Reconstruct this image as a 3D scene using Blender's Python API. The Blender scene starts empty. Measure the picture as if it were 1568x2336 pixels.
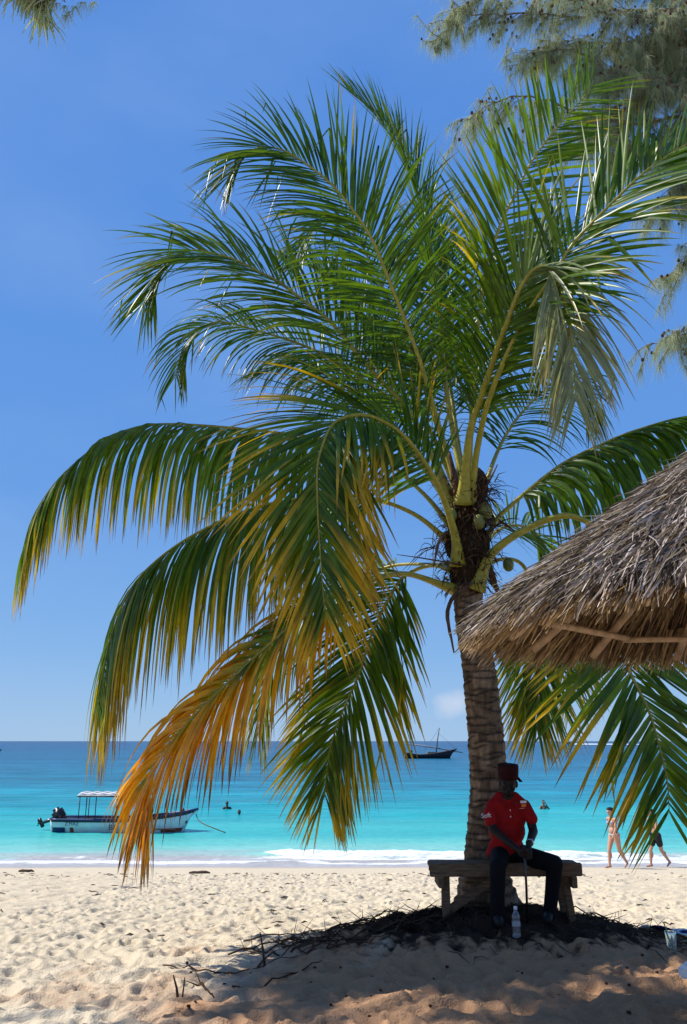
import bpy, math
import numpy as np
from mathutils import Vector, Matrix
R=math.radians
rng=np.random.RandomState(7)
scene=bpy.context.scene
# ------------------------------------------------------------------ camera
PITCH=math.atan(522/1834.0); CAMZ=3.75
cam_d=bpy.data.cameras.new('camera'); cam=bpy.data.objects.new('camera',cam_d)
scene.collection.objects.link(cam); scene.camera=cam
cam.location=(0,0,CAMZ); cam.rotation_euler=(math.pi/2+PITCH,0,0)
cam_d.sensor_fit='VERTICAL'; cam_d.sensor_height=24.0; cam_d.lens=24.0*1834/2336
cam_d.clip_start=.05; cam_d.clip_end=30000
# ------------------------------------------------------------------ sky, sun, exposure
SUN=Vector((-.63,.13,.766)).normalized()
SUN_EL=math.asin(SUN.z); SUN_ROT=math.atan2(SUN.x,SUN.y)
world=bpy.data.worlds.new('World'); scene.world=world; world.use_nodes=True
nt=world.node_tree; nt.nodes.clear()
def N(nt,t,**k):
    n=nt.nodes.new(t)
    for a,b in k.items(): setattr(n,a,b)
    return n
wo=N(nt,'ShaderNodeOutputWorld'); bg=N(nt,'ShaderNodeBackground')
sky=N(nt,'ShaderNodeTexSky',sky_type='NISHITA'); sky.sun_disc=False
sky.sun_elevation=SUN_EL; sky.sun_rotation=SUN_ROT; sky.air_density=1.0; sky.dust_density=.35; sky.ozone_density=2.2
hsv=N(nt,'ShaderNodeHueSaturation'); hsv.inputs['Saturation'].default_value=1.18; hsv.inputs['Value'].default_value=1.0
tint=N(nt,'ShaderNodeMix',data_type='RGBA',blend_type='MULTIPLY'); tint.inputs[0].default_value=1; tint.inputs[7].default_value=(1.0,1.0,1.18,1)
nt.links.new(sky.outputs[0],hsv.inputs['Color']); nt.links.new(hsv.outputs[0],tint.inputs[6])
# thin wisps of cloud, and one small cumulus low over the sea
tc=N(nt,'ShaderNodeTexCoord'); mp=N(nt,'ShaderNodeMapping'); mp.inputs['Scale'].default_value=(1,1,2.2); mp.inputs['Location'].default_value=(.35,0,.2)
nz=N(nt,'ShaderNodeTexNoise'); nz.inputs['Scale'].default_value=2.0; nz.inputs['Detail'].default_value=5; nz.inputs['Roughness'].default_value=.5
nt.links.new(tc.outputs['Generated'],mp.inputs[0]); nt.links.new(mp.outputs[0],nz.inputs['Vector'])
r1=N(nt,'ShaderNodeMapRange'); r1.inputs[1].default_value=.44; r1.inputs[2].default_value=.85; r1.inputs[4].default_value=.42
nt.links.new(nz.outputs[0],r1.inputs[0])
szz=N(nt,'ShaderNodeSeparateXYZ'); nt.links.new(tc.outputs['Generated'],szz.inputs[0])
rs=N(nt,'ShaderNodeValToRGB'); el_=rs.color_ramp.elements
stp=[(0,(.42,.68,1.0)),(.10,(.27,.55,.99)),(.28,(.165,.42,.96)),(.6,(.13,.36,.93)),(1,(.10,.30,.85))]
el_[0].position,el_[0].color=0,(*stp[0][1],1); el_[1].position,el_[1].color=1,(*stp[-1][1],1)
for p_,c_ in stp[1:-1]: q_=el_.new(p_); q_.color=(*c_,1)
nt.links.new(szz.outputs[2],rs.inputs[0])
vm=N(nt,'ShaderNodeVectorMath',operation='SCALE'); vm.inputs['Scale'].default_value=11.8; nt.links.new(rs.outputs[0],vm.inputs[0])
mx0=N(nt,'ShaderNodeMix',data_type='RGBA'); mx0.inputs[0].default_value=.85; nt.links.new(tint.outputs[2],mx0.inputs[6]); nt.links.new(vm.outputs[0],mx0.inputs[7])
mix1=N(nt,'ShaderNodeMix',data_type='RGBA'); mix1.inputs[7].default_value=(4.6,6.9,11.5,1)
nt.links.new(r1.outputs[0],mix1.inputs[0]); nt.links.new(mx0.outputs[2],mix1.inputs[6])
sx=N(nt,'ShaderNodeSeparateXYZ'); nt.links.new(tc.outputs['Generated'],sx.inputs[0])
def M(op,a,b=None,c=None,tree=None):
    tree=tree or nt
    n=N(tree,'ShaderNodeMath',operation=op)
    for i,q in enumerate((a,b,c)):
        if q is None: continue
        if isinstance(q,(int,float)): n.inputs[i].default_value=q
        else: tree.links.new(q,n.inputs[i])
    return n.outputs[0]
az=M('DIVIDE',sx.outputs[0],M('MAXIMUM',sx.outputs[1],.01))
n2=N(nt,'ShaderNodeTexNoise'); n2.inputs['Scale'].default_value=26; n2.inputs['Detail'].default_value=7; nt.links.new(tc.outputs['Generated'],n2.inputs['Vector'])
ex=M('POWER',M('DIVIDE',M('SUBTRACT',az,.132),.034),2); ez=M('POWER',M('DIVIDE',M('SUBTRACT',sx.outputs[2],.044),.022),2)
cl=M('SUBTRACT',M('ADD',M('EXPONENT',M('MULTIPLY',M('ADD',ex,ez),-1)),M('MULTIPLY',n2.outputs[0],1.1)),1.02)
cl=M('MULTIPLY',M('MULTIPLY',cl,1.7),M('GREATER_THAN',sx.outputs[1],0)); 
mc=N(nt,'ShaderNodeMix',data_type='RGBA'); mc.clamp_factor=True; mc.inputs[7].default_value=(7.5,9.0,11.5,1)
nt.links.new(cl,mc.inputs[0]); nt.links.new(mix1.outputs[2],mc.inputs[6])
nt.links.new(mc.outputs[2],bg.inputs[0]); bg.inputs[1].default_value=.06
nt.links.new(bg.outputs[0],wo.inputs[0])
sd=bpy.data.lights.new('sun','SUN'); sd.energy=5.0; sd.angle=R(.5); sd.color=(1,.95,.86)
so=bpy.data.objects.new('sun',sd); scene.collection.objects.link(so); so.rotation_euler=(-SUN).to_track_quat('-Z','Y').to_euler(); so.location=(-20,4,30)
vs=scene.view_settings; vs.view_transform='Standard'; vs.look='None'; vs.gamma=1; vs.exposure=.30
# ------------------------------------------------------------------ helpers
cp,sp=math.cos(PITCH),math.sin(PITCH)
def S(u,v,Y):
    """point at ground distance Y seen in direction (u,v) of a 1568x2336 survey of the place"""
    dx=(u-784)/1834.; dy=(1168-v)/1834.
    k=Y/(cp-dy*sp)
    return Vector((dx*k,Y,CAMZ+(sp+dy*cp)*k))
def mat(name,col=(.5,.5,.5),rough=.6,spec=.4,noise=None,bump=0,bscale=20,metal=0,attr=False,transl=0,trans=0,detail=4,stretch=None):
    m=bpy.data.materials.new(name); m.use_nodes=True; t=m.node_tree; b=t.nodes['Principled BSDF']
    b.inputs['Roughness'].default_value=rough; b.inputs['Specular IOR Level'].default_value=spec; b.inputs['Metallic'].default_value=metal
    b.inputs['Transmission Weight'].default_value=trans
    src=None
    if attr:
        a=N(t,'ShaderNodeAttribute',attribute_name='Col'); src=a.outputs[0]
    g=N(t,'ShaderNodeTexCoord'); vec=g.outputs['Object']
    if stretch:
        q=N(t,'ShaderNodeMapping'); q.inputs['Scale'].default_value=stretch; t.links.new(vec,q.inputs[0]); vec=q.outputs[0]
    if noise:
        sc,amt=noise
        n=N(t,'ShaderNodeTexNoise'); n.inputs['Scale'].default_value=sc; n.inputs['Detail'].default_value=detail; t.links.new(vec,n.inputs['Vector'])
        mr=N(t,'ShaderNodeMapRange'); mr.inputs[1].default_value=.25; mr.inputs[2].default_value=.75; mr.inputs[3].default_value=1-amt; mr.inputs[4].default_value=1+amt
        t.links.new(n.outputs[0],mr.inputs[0])
        x=N(t,'ShaderNodeVectorMath',operation='SCALE')
        if src: t.links.new(src,x.inputs[0])
        else: x.inputs[0].default_value=col
        t.links.new(mr.outputs[0],x.inputs['Scale']); src=x.outputs[0]
    if src: t.links.new(src,b.inputs['Base Color'])
    else: b.inputs['Base Color'].default_value=(*col,1)
    if bump:
        n=N(t,'ShaderNodeTexNoise'); n.inputs['Scale'].default_value=bscale; n.inputs['Detail'].default_value=6; t.links.new(vec,n.inputs['Vector'])
        bp=N(t,'ShaderNodeBump'); bp.inputs['Strength'].default_value=bump; bp.inputs['Distance'].default_value=.02
        t.links.new(n.outputs[0],bp.inputs['Height']); t.links.new(bp.outputs[0],b.inputs['Normal'])
    if transl:
        tr=N(t,'ShaderNodeBsdfTranslucent'); mx=N(t,'ShaderNodeMixShader'); mx.inputs[0].default_value=transl
        if src:
            y=N(t,'ShaderNodeVectorMath',operation='MULTIPLY'); y.inputs[1].default_value=(2.0,2.0,1.0); t.links.new(src,y.inputs[0]); t.links.new(y.outputs[0],tr.inputs[0])
        else: tr.inputs[0].default_value=(*[min(1,c*1.8) for c in col],1)
        o=t.nodes['Material Output']; t.links.new(b.outputs[0],mx.inputs[1]); t.links.new(tr.outputs[0],mx.inputs[2]); t.links.new(mx.outputs[0],o.inputs[0])
    return m
def tag(o,label=None,cat=None,group=None,kind=None):
    if label: o['label']=label
    if cat: o['category']=cat
    if group: o['group']=group
    if kind: o['kind']=kind
    return o
def thing(name,base,label,cat,group=None):
    o=bpy.data.objects.new(name,None); scene.collection.objects.link(o); o.location=base; o.empty_display_size=.1
    return tag(o,label,cat,group)
def rootloc(p):
    v=Vector((0,0,0))
    while p is not None: v=v+p.location; p=p.parent
    return v
class MB:
    def __init__(s): s.v=[]; s.f=[]; s.c=[]
    def add(s,vs,fs,col=None):
        o=len(s.v); s.v.extend([tuple(p) for p in vs]); s.f.extend([tuple(i+o for i in f) for f in fs])
        if col is not None: s.c.extend([col]*len(vs))
        return s
    def box(s,c,size,rot=None,col=None,bev=0):
        c=Vector(c); hx,hy,hz=[q/2 for q in size]; b=min(bev,hx*.9,hy*.9,hz*.9)
        M3=rot.to_3x3() if rot is not None else Matrix.Identity(3)
        if b<=0:
            vs=[c+M3@Vector((x,y,z)) for x in(-hx,hx) for y in(-hy,hy) for z in(-hz,hz)]
            return s.add(vs,[(0,1,3,2),(4,6,7,5),(0,4,5,1),(2,3,7,6),(0,2,6,4),(1,5,7,3)],col)
        import bmesh
        bm=bmesh.new(); bmesh.ops.create_cube(bm,size=1)
        for q in bm.verts: q.co=Vector((q.co.x*2*hx,q.co.y*2*hy,q.co.z*2*hz))
        bmesh.ops.bevel(bm,geom=bm.edges[:],offset=b,segments=2,affect='EDGES')
        bm.verts.index_update()
        s.add([c+M3@q.co for q in bm.verts],[[q.index for q in f.verts] for f in bm.faces],col); bm.free(); return s
    def beam(s,a,b,w,h,col=None,up=(0,0,1),bev=0):
        a=Vector(a); b=Vector(b); x=(b-a).normalized(); u=Vector(up); y=u.cross(x).normalized(); z=x.cross(y)
        rot=Matrix((x,y,z)).transposed()
        return s.box((a+b)/2,((b-a).length,w,h),rot,col,bev)
    def tube(s,pts,rad,n=8,col=None,cap=True,flat=1.0,jit=0):
        pts=[Vector(p) for p in pts]; m=len(pts)
        if not hasattr(rad,'__len__'): rad=[rad]*m
        T=[(pts[min(i+1,m-1)]-pts[max(i-1,0)]).normalized() for i in range(m)]
        a=Vector((0,0,1)) if abs(T[0].z)<.9 else Vector((0,1,0))
        vs=[]; nrm=(a-T[0]*a.dot(T[0])).normalized()
        for i in range(m):
            nrm=(nrm-T[i]*nrm.dot(T[i])).normalized(); bn=T[i].cross(nrm)
            for k in range(n):
                th=2*math.pi*k/n; r=rad[i]*(1+(rng.rand()-.5)*jit)
                vs.append(pts[i]+(bn*math.cos(th)+nrm*(math.sin(th)*flat))*r)
        fs=[]
        for i in range(m-1):
            for k in range(n): fs.append((i*n+k,i*n+(k+1)%n,(i+1)*n+(k+1)%n,(i+1)*n+k))
        if cap: fs.append(tuple(range(n-1,-1,-1))); fs.append(tuple(range((m-1)*n,m*n)))
        return s.add(vs,fs,col)
    def ball(s,c,r,col=None,n=12,rot=None):
        if not hasattr(r,'__len__'): r=(r,r,r)
        c=Vector(c); M3=rot.to_3x3() if rot is not None else Matrix.Identity(3); h=n//2+1; vs=[]; fs=[]
        vs.append(c+M3@Vector((0,0,-r[2])))
        for i in range(1,h):
            a=-math.pi/2+math.pi*i/h
            for k in range(n): vs.append(c+M3@Vector((r[0]*math.cos(a)*math.cos(2*math.pi*k/n),r[1]*math.cos(a)*math.sin(2*math.pi*k/n),r[2]*math.sin(a))))
        vs.append(c+M3@Vector((0,0,r[2]))); L=len(vs)-1
        for k in range(n): fs.append((0,1+(k+1)%n,1+k))
        for i in range(h-2):
            for k in range(n): fs.append((1+i*n+k,1+i*n+(k+1)%n,1+(i+1)*n+(k+1)%n,1+(i+1)*n+k))
        for k in range(n): fs.append((L,1+(h-2)*n+k,1+(h-2)*n+(k+1)%n))
        return s.add(vs,fs,col)
    def lathe(s,c,prof,n=16,col=None):
        c=Vector(c); vs=[]; fs=[]; m=len(prof)
        for r,z in prof:
            for k in range(n): vs.append(c+Vector((r*math.cos(2*math.pi*k/n),r*math.sin(2*math.pi*k/n),z)))
        for i in range(m-1):
            for k in range(n): fs.append((i*n+k,i*n+(k+1)%n,(i+1)*n+(k+1)%n,(i+1)*n+k))
        return s.add(vs,fs,col)
    def build(s,name,m,parent=None,smooth=False,base=None):
        off=rootloc(parent) if parent is not None else (Vector(base) if base is not None else Vector((0,0,0)))
        me=bpy.data.meshes.new(name); v=np.array(s.v,dtype=float)-np.array(off)
        me.from_pydata(v.tolist(),[],s.f); me.update()
        if s.c:
            ca=me.color_attributes.new('Col','FLOAT_COLOR','POINT'); a=np.ones((len(s.v),4)); a[:,:3]=np.array(s.c)[:,:3]; ca.data.foreach_set('color',a.ravel())
        if smooth: me.polygons.foreach_set('use_smooth',[True]*len(me.polygons))
        me.materials.append(m)
        o=bpy.data.objects.new(name,me); scene.collection.objects.link(o)
        if parent is not None: o.parent=parent
        else: o.location=off
        return o
def np_mesh(name,verts,faces,m,cols=None,parent=None,smooth=False,base=None):
    """verts (n,3), faces (m,4)"""
    off=np.array(rootloc(parent) if parent is not None else (base if base is not None else (0,0,0)),dtype=float)
    me=bpy.data.meshes.new(name); nv=len(verts); nf=len(faces); k=faces.shape[1]
    me.vertices.add(nv); me.vertices.foreach_set('co',(verts-off).astype(np.float32).ravel())
    me.loops.add(nf*k); me.loops.foreach_set('vertex_index',faces.astype(np.int32).ravel())
    me.polygons.add(nf); me.polygons.foreach_set('loop_start',np.arange(0,nf*k,k,dtype=np.int32)); me.polygons.foreach_set('loop_total',np.full(nf,k,dtype=np.int32))
    if smooth: me.polygons.foreach_set('use_smooth',np.ones(nf,dtype=bool))
    me.update(calc_edges=True); me.validate()
    if cols is not None:
        ca=me.color_attributes.new('Col','FLOAT_COLOR','POINT'); a=np.ones((nv,4),dtype=np.float32); a[:,:3]=cols; ca.data.foreach_set('color',a.ravel())
    me.materials.append(m)
    o=bpy.data.objects.new(name,me); scene.collection.objects.link(o)
    if parent is not None: o.parent=parent
    else: o.location=off
    return o
def spline(pts,n):
    P=[Vector(p) for p in pts]; P=[P[0]*2-P[1]]+P+[P[-1]*2-P[-2]]
    dense=[]
    for i in range(1,len(P)-2):
        for k in range(24):
            t=k/24.; a,b,c,d=P[i-1],P[i],P[i+1],P[i+2]
            dense.append(.5*((2*b)+(c-a)*t+(2*a-5*b+4*c-d)*t*t+(3*b-a-3*c+d)*t**3))
    dense.append(P[-2]); L=[0]
    for i in range(1,len(dense)): L.append(L[-1]+(dense[i]-dense[i-1]).length)
    L=np.array(L); D=np.array([list(q) for q in dense]); s=np.linspace(0,L[-1],n)
    return np.stack([np.interp(s,L,D[:,j]) for j in range(3)],1),L[-1]
def blob(name,shapes,m,parent,voxel=.008,it=4):
    """one continuous skin over capsules (p0,r0,p1,r1) and ellipsoids (c,(rx,ry,rz)[,rot])"""
    b=MB()
    for s in shapes:
        if len(s)==4:
            p0,r0,p1,r1=s; p0=Vector(p0); p1=Vector(p1); n=max(4,int((p1-p0).length/(min(r0,r1)*.45))+1); n=min(n,14)
            b.ball(p0,r0,n=14); b.ball(p1,r1,n=14)
            b.tube([p0.lerp(p1,i/3) for i in range(4)],[r0+(r1-r0)*i/3 for i in range(4)],14)
        else: b.ball(s[0],s[1],n=16,rot=s[2] if len(s)>2 else None)
    off=rootloc(parent)
    me=bpy.data.meshes.new('tmp'); me.from_pydata((np.array(b.v)-np.array(off)).tolist(),[],b.f); me.update()
    t=bpy.data.objects.new('tmp',me); scene.collection.objects.link(t)
    r=t.modifiers.new('r','REMESH'); r.mode='VOXEL'; r.voxel_size=voxel; r.use_smooth_shade=True
    q=t.modifiers.new('s','SMOOTH'); q.factor=.5; q.iterations=it
    bpy.context.view_layer.update(); dg=bpy.context.evaluated_depsgraph_get()
    nm=bpy.data.meshes.new_from_object(t.evaluated_get(dg)); nm.name=name
    bpy.data.objects.remove(t); bpy.data.meshes.remove(me)
    nm.materials.clear(); nm.materials.append(m); nm.polygons.foreach_set('use_smooth',[True]*len(nm.polygons))
    o=bpy.data.objects.new(name,nm); scene.collection.objects.link(o); o.parent=parent
    return o
def lettering(body,size,loc,rot,m,name,parent,depth=.002):
    c=bpy.data.curves.new('t','FONT'); c.body=body; c.size=size; c.extrude=depth; c.align_x='CENTER'; c.align_y='CENTER'
    t=bpy.data.objects.new('t',c); scene.collection.objects.link(t); bpy.context.view_layer.update()
    me=bpy.data.meshes.new_from_object(t.evaluated_get(bpy.context.evaluated_depsgraph_get())); bpy.data.objects.remove(t)
    me.materials.clear(); me.materials.append(m); me.name=name
    o=bpy.data.objects.new(name,me); scene.collection.objects.link(o); o.parent=parent
    o.location=Vector(loc)-rootloc(parent); o.rotation_euler=rot
    return o
_tab=rng.rand(256,256)
def vn(x,y,seed=0):
    x=x+seed*17.3; y=y+seed*9.1
    xi=np.floor(x).astype(int); yi=np.floor(y).astype(int); fx=x-xi; fy=y-yi; fx=fx*fx*(3-2*fx); fy=fy*fy*(3-2*fy)
    a=_tab[xi%256,yi%256]; b=_tab[(xi+1)%256,yi%256]; c=_tab[xi%256,(yi+1)%256]; d=_tab[(xi+1)%256,(yi+1)%256]
    return (a*(1-fx)+b*fx)*(1-fy)+(c*(1-fx)+d*fx)*fy
def dents(x,y,cell,seed):
    out=np.zeros_like(x); xi=np.floor(x/cell).astype(int); yi=np.floor(y/cell).astype(int)
    for i in(-1,0,1):
        for j in(-1,0,1):
            cx=xi+i; cy=yi+j; k1=_tab[(cx+seed*7)%256,(cy+seed)%256]; k2=_tab[(cy+seed*3)%256,(cx+91)%256]; k3=_tab[(cx*3+cy)%256,(cy*5+seed)%256]
            px=(cx+k1)*cell; py=(cy+k2)*cell; th=k3*3.14; dx=x-px; dy=y-py
            a=dx*np.cos(th)+dy*np.sin(th); b=-dx*np.sin(th)+dy*np.cos(th)
            r=np.sqrt((a/(cell*.42))**2+(b/(cell*.24))**2)
            out+=np.where(r<2.2,-np.exp(-r**2*1.2)*(.4+k3)+.38*np.exp(-((r-1.25)/.35)**2)*(.4+k1),0)
    return out
def base_z(x,y):
    z=np.interp(y,[-40,0,4,6,8,12,27,40,80],[1.9,1.95,2.0,2.0,1.88,1.50,0.0,-1.2,-4])
    return z+.38*np.exp(-((x-1.4)/1.55)**2-((y-8.35)/1.25)**2)+.06*np.exp(-((x-2.5)/2.)**2-((y-6.5)/1.)**2)
def sand_z(x,y):
    x=np.asarray(x,float); y=np.asarray(y,float); z=base_z(x,y)
    ro=np.clip((22.6+vn(x*.5,y*.5,3)*1.6-y)/1.5,0,1)
    z=z+ro*(.055*(vn(x*1.1,y*1.3,1)-.5)+.05*(vn(x*3.1,y*3.6,2)-.5)+.030*(vn(x*8,y*9,4)-.5)+.015*(vn(x*21,y*21,5)-.5)+.050*dents(x,y,.41,2)+.036*dents(x,y,.21,5)+.012*dents(x,y,.11,8))
    return z+(1-ro)*.03*(vn(x*.4,y*.8,6)-.5)
def gz(x,y): return float(sand_z(np.array([x]),np.array([y]))[0])
def grid(xs,ys,zf):
    X,Y=np.meshgrid(xs,ys); Z=zf(X,Y); v=np.stack([X.ravel(),Y.ravel(),Z.ravel()],1); nx=len(xs); ny=len(ys)
    i=np.arange(nx*ny).reshape(ny,nx); f=np.stack([i[:-1,:-1].ravel(),i[:-1,1:].ravel(),i[1:,1:].ravel(),i[1:,:-1].ravel()],1)
    return v,f
# ------------------------------------------------------------------ beach
xs=np.concatenate([np.linspace(-400,-14,40)[:-1],np.arange(-14,-4.5,.07),np.arange(-4.5,5.2,.022),np.arange(5.2,14,.07),np.linspace(14,400,40)])
ys=[4.6]
while ys[-1]<30: ys.append(ys[-1]+.018*max(1,ys[-1]/7.5))
ys=np.concatenate([np.linspace(-60,-2,20)[:-1],np.linspace(-2,4.6,60)[:-1],np.array(ys),np.linspace(31,80,12)])
v,f=grid(xs,ys,sand_z)
m=bpy.data.materials.new('sand'); m.use_nodes=True; t=m.node_tree; b=t.nodes['Principled BSDF']; b.inputs['Specular IOR Level'].default_value=.15
g=N(t,'ShaderNodeNewGeometry'); sxy=N(t,'ShaderNodeSeparateXYZ'); t.links.new(g.outputs['Position'],sxy.inputs[0])
X_,Y_=sxy.outputs[0],sxy.outputs[1]
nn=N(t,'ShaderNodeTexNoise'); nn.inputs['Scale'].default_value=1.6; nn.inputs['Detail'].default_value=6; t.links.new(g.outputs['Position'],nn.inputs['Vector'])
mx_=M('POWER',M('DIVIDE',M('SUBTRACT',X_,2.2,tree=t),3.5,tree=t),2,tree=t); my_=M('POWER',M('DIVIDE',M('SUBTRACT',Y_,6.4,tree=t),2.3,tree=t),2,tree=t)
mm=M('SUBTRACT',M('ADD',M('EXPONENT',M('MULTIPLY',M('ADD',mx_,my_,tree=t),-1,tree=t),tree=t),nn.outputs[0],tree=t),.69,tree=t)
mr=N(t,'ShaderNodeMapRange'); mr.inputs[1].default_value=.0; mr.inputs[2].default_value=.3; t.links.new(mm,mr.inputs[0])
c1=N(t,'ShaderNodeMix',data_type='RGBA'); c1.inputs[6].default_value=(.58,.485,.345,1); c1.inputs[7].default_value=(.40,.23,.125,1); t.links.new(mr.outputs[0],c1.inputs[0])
# dark litter of needles and root fibre round the foot of the palm
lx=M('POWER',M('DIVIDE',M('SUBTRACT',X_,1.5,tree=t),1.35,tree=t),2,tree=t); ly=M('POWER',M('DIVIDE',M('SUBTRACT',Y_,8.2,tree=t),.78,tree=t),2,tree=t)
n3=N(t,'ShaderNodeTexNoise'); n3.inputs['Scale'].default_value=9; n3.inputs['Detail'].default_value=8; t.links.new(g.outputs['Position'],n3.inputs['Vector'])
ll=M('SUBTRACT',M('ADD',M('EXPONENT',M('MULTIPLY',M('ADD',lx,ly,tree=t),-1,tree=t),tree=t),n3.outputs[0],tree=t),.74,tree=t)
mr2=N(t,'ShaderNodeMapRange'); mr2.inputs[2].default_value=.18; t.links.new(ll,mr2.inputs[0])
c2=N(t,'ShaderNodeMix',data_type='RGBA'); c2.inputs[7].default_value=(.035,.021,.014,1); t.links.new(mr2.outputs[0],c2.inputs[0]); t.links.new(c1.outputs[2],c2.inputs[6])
# specks: shell, husk and weed
v3=N(t,'ShaderNodeTexNoise'); v3.inputs['Scale'].default_value=14; v3.inputs['Detail'].default_value=3; t.links.new(g.outputs['Position'],v3.inputs['Vector'])
mr3=N(t,'ShaderNodeMapRange'); mr3.inputs[1].default_value=.70; mr3.inputs[2].default_value=.76; mr3.inputs[4].default_value=.45; t.links.new(v3.outputs[0],mr3.inputs[0])
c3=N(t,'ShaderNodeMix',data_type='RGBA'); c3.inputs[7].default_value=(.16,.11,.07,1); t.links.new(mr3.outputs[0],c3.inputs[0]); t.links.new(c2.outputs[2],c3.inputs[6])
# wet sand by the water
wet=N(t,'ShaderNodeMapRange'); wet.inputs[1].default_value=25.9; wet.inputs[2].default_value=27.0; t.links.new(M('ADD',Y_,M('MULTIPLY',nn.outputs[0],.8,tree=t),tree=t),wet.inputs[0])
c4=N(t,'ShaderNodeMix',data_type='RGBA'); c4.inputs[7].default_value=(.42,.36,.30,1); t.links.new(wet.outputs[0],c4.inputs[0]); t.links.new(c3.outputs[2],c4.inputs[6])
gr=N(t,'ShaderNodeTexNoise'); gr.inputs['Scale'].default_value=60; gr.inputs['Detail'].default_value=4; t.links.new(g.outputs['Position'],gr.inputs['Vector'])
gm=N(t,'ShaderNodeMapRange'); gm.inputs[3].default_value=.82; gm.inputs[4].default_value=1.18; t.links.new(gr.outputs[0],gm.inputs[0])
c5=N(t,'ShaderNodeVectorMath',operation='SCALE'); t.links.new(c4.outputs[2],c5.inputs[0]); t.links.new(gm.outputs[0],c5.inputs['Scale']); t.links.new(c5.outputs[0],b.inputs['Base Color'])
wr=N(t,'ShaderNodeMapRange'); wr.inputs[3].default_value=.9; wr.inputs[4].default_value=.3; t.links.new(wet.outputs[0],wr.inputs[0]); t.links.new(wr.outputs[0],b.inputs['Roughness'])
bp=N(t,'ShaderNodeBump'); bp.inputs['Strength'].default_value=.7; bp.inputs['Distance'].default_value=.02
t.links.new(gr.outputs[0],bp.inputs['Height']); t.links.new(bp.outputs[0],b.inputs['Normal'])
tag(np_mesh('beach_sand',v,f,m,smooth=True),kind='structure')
# ------------------------------------------------------------------ sea
def wave_env(x): return np.clip((x+3.4)/1.5,0,1)*np.clip((11-x)/4,.25,1)
def sea_z(x,y):
    z=.05*(vn(x*.5,y*1.3,11)-.5)*np.clip((y-27)/4,0,1)+.10*(vn(x*.12,y*.55,12)-.5)*np.clip((y-30)/8,0,1)
    c=29.1+.4*(vn(x*.22,x*0,13)-.5)*2
    h=.17*wave_env(x)*(.6+.6*vn(x*.9,x*0,14))+.06
    d=y-c
    z=z+h*np.exp(-(d/np.where(d<0,.22,.75))**2)*(1+.3*(vn(x*7,y*7,15)-.5))
    z=z+.05*np.exp(-((y-27.7-.3*vn(x*.5,x*0,16))/.12)**2)
    return z+.012
xs=np.concatenate([np.linspace(-6000,-60,30)[:-1],np.linspace(-60,-14,80)[:-1],np.arange(-14,14,.09),np.linspace(14,60,80),np.linspace(60,6000,30)[1:]])
ys=[26.2]
while ys[-1]<9000: ys.append(ys[-1]*(1.0028 if ys[-1]<60 else 1.012))
ys=np.array(ys); v,f=grid(xs,ys,sea_z)
m=bpy.data.materials.new('sea_water'); m.use_nodes=True; t=m.node_tree; b=t.nodes['Principled BSDF']
g=N(t,'ShaderNodeNewGeometry'); sxy=N(t,'ShaderNodeSeparateXYZ'); t.links.new(g.outputs['Position'],sxy.inputs[0]); X_,Y_,Z_=sxy.outputs
mpn=N(t,'ShaderNodeMapping'); mpn.inputs['Scale'].default_value=(.02,.06,1); t.links.new(g.outputs['Position'],mpn.inputs[0])
n1=N(t,'ShaderNodeTexNoise'); n1.inputs['Scale'].default_value=1; n1.inputs['Detail'].default_value=5; t.links.new(mpn.outputs[0],n1.inputs['Vector'])
k=M('DIVIDE',27,Y_,tree=t); k=M('ADD',k,M('MULTIPLY',M('SUBTRACT',n1.outputs[0],.5,tree=t),M('MULTIPLY',k,1.0,tree=t),tree=t),tree=t)
cr=N(t,'ShaderNodeValToRGB'); cr.color_ramp.interpolation='EASE'
stops=[(0,(.005,.028,.085)),(.03,(.004,.055,.13)),(.12,(.002,.085,.16)),(.22,(.002,.115,.19)),(.33,(.0015,.155,.225)),(.45,(.002,.225,.28)),(.58,(.006,.315,.335)),(.70,(.04,.39,.37)),(.82,(.11,.47,.41)),(.92,(.20,.50,.43)),(.97,(.34,.45,.41)),(1.0,(.40,.38,.36))]
e=cr.color_ramp.elements; e[0].position,e[0].color=stops[0][0],(*stops[0][1],1); e[1].position,e[1].color=1.0,(*stops[-1][1],1)
for p,c in stops[1:-1]: q=e.new(p); q.color=(*c,1)
t.links.new(k,cr.inputs[0])
# streaks of darker ripples over the open water
mp2=N(t,'ShaderNodeMapping'); mp2.inputs['Scale'].default_value=(.22,1.0,1); t.links.new(g.outputs['Position'],mp2.inputs[0])
n2=N(t,'ShaderNodeTexNoise'); n2.inputs['Scale'].default_value=1; n2.inputs['Detail'].default_value=7; n2.inputs['Roughness'].default_value=.62; t.links.new(mp2.outputs[0],n2.inputs['Vector'])
far=M('MINIMUM',M('MULTIPLY',M('SUBTRACT',Y_,30,tree=t),.02,tree=t),.9,tree=t); far=M('MAXIMUM',far,.12,tree=t)
mp9=N(t,'ShaderNodeMapping'); mp9.inputs['Scale'].default_value=(.012,.10,1); t.links.new(g.outputs['Position'],mp9.inputs[0])
n9=N(t,'ShaderNodeTexNoise'); n9.inputs['Scale'].default_value=1; n9.inputs['Detail'].default_value=8; n9.inputs['Roughness'].default_value=.75; t.links.new(mp9.outputs[0],n9.inputs['Vector'])
st=M('ADD',M('ADD',1,M('MULTIPLY',M('MULTIPLY',M('SUBTRACT',n9.outputs[0],.5,tree=t),far,tree=t),2.4,tree=t),tree=t),M('MULTIPLY',M('MULTIPLY',M('SUBTRACT',n2.outputs[0],.5,tree=t),far,tree=t),3.0,tree=t),tree=t)
scl=N(t,'ShaderNodeVectorMath',operation='SCALE'); t.links.new(cr.outputs[0],scl.inputs[0]); t.links.new(st,scl.inputs['Scale'])
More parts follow.
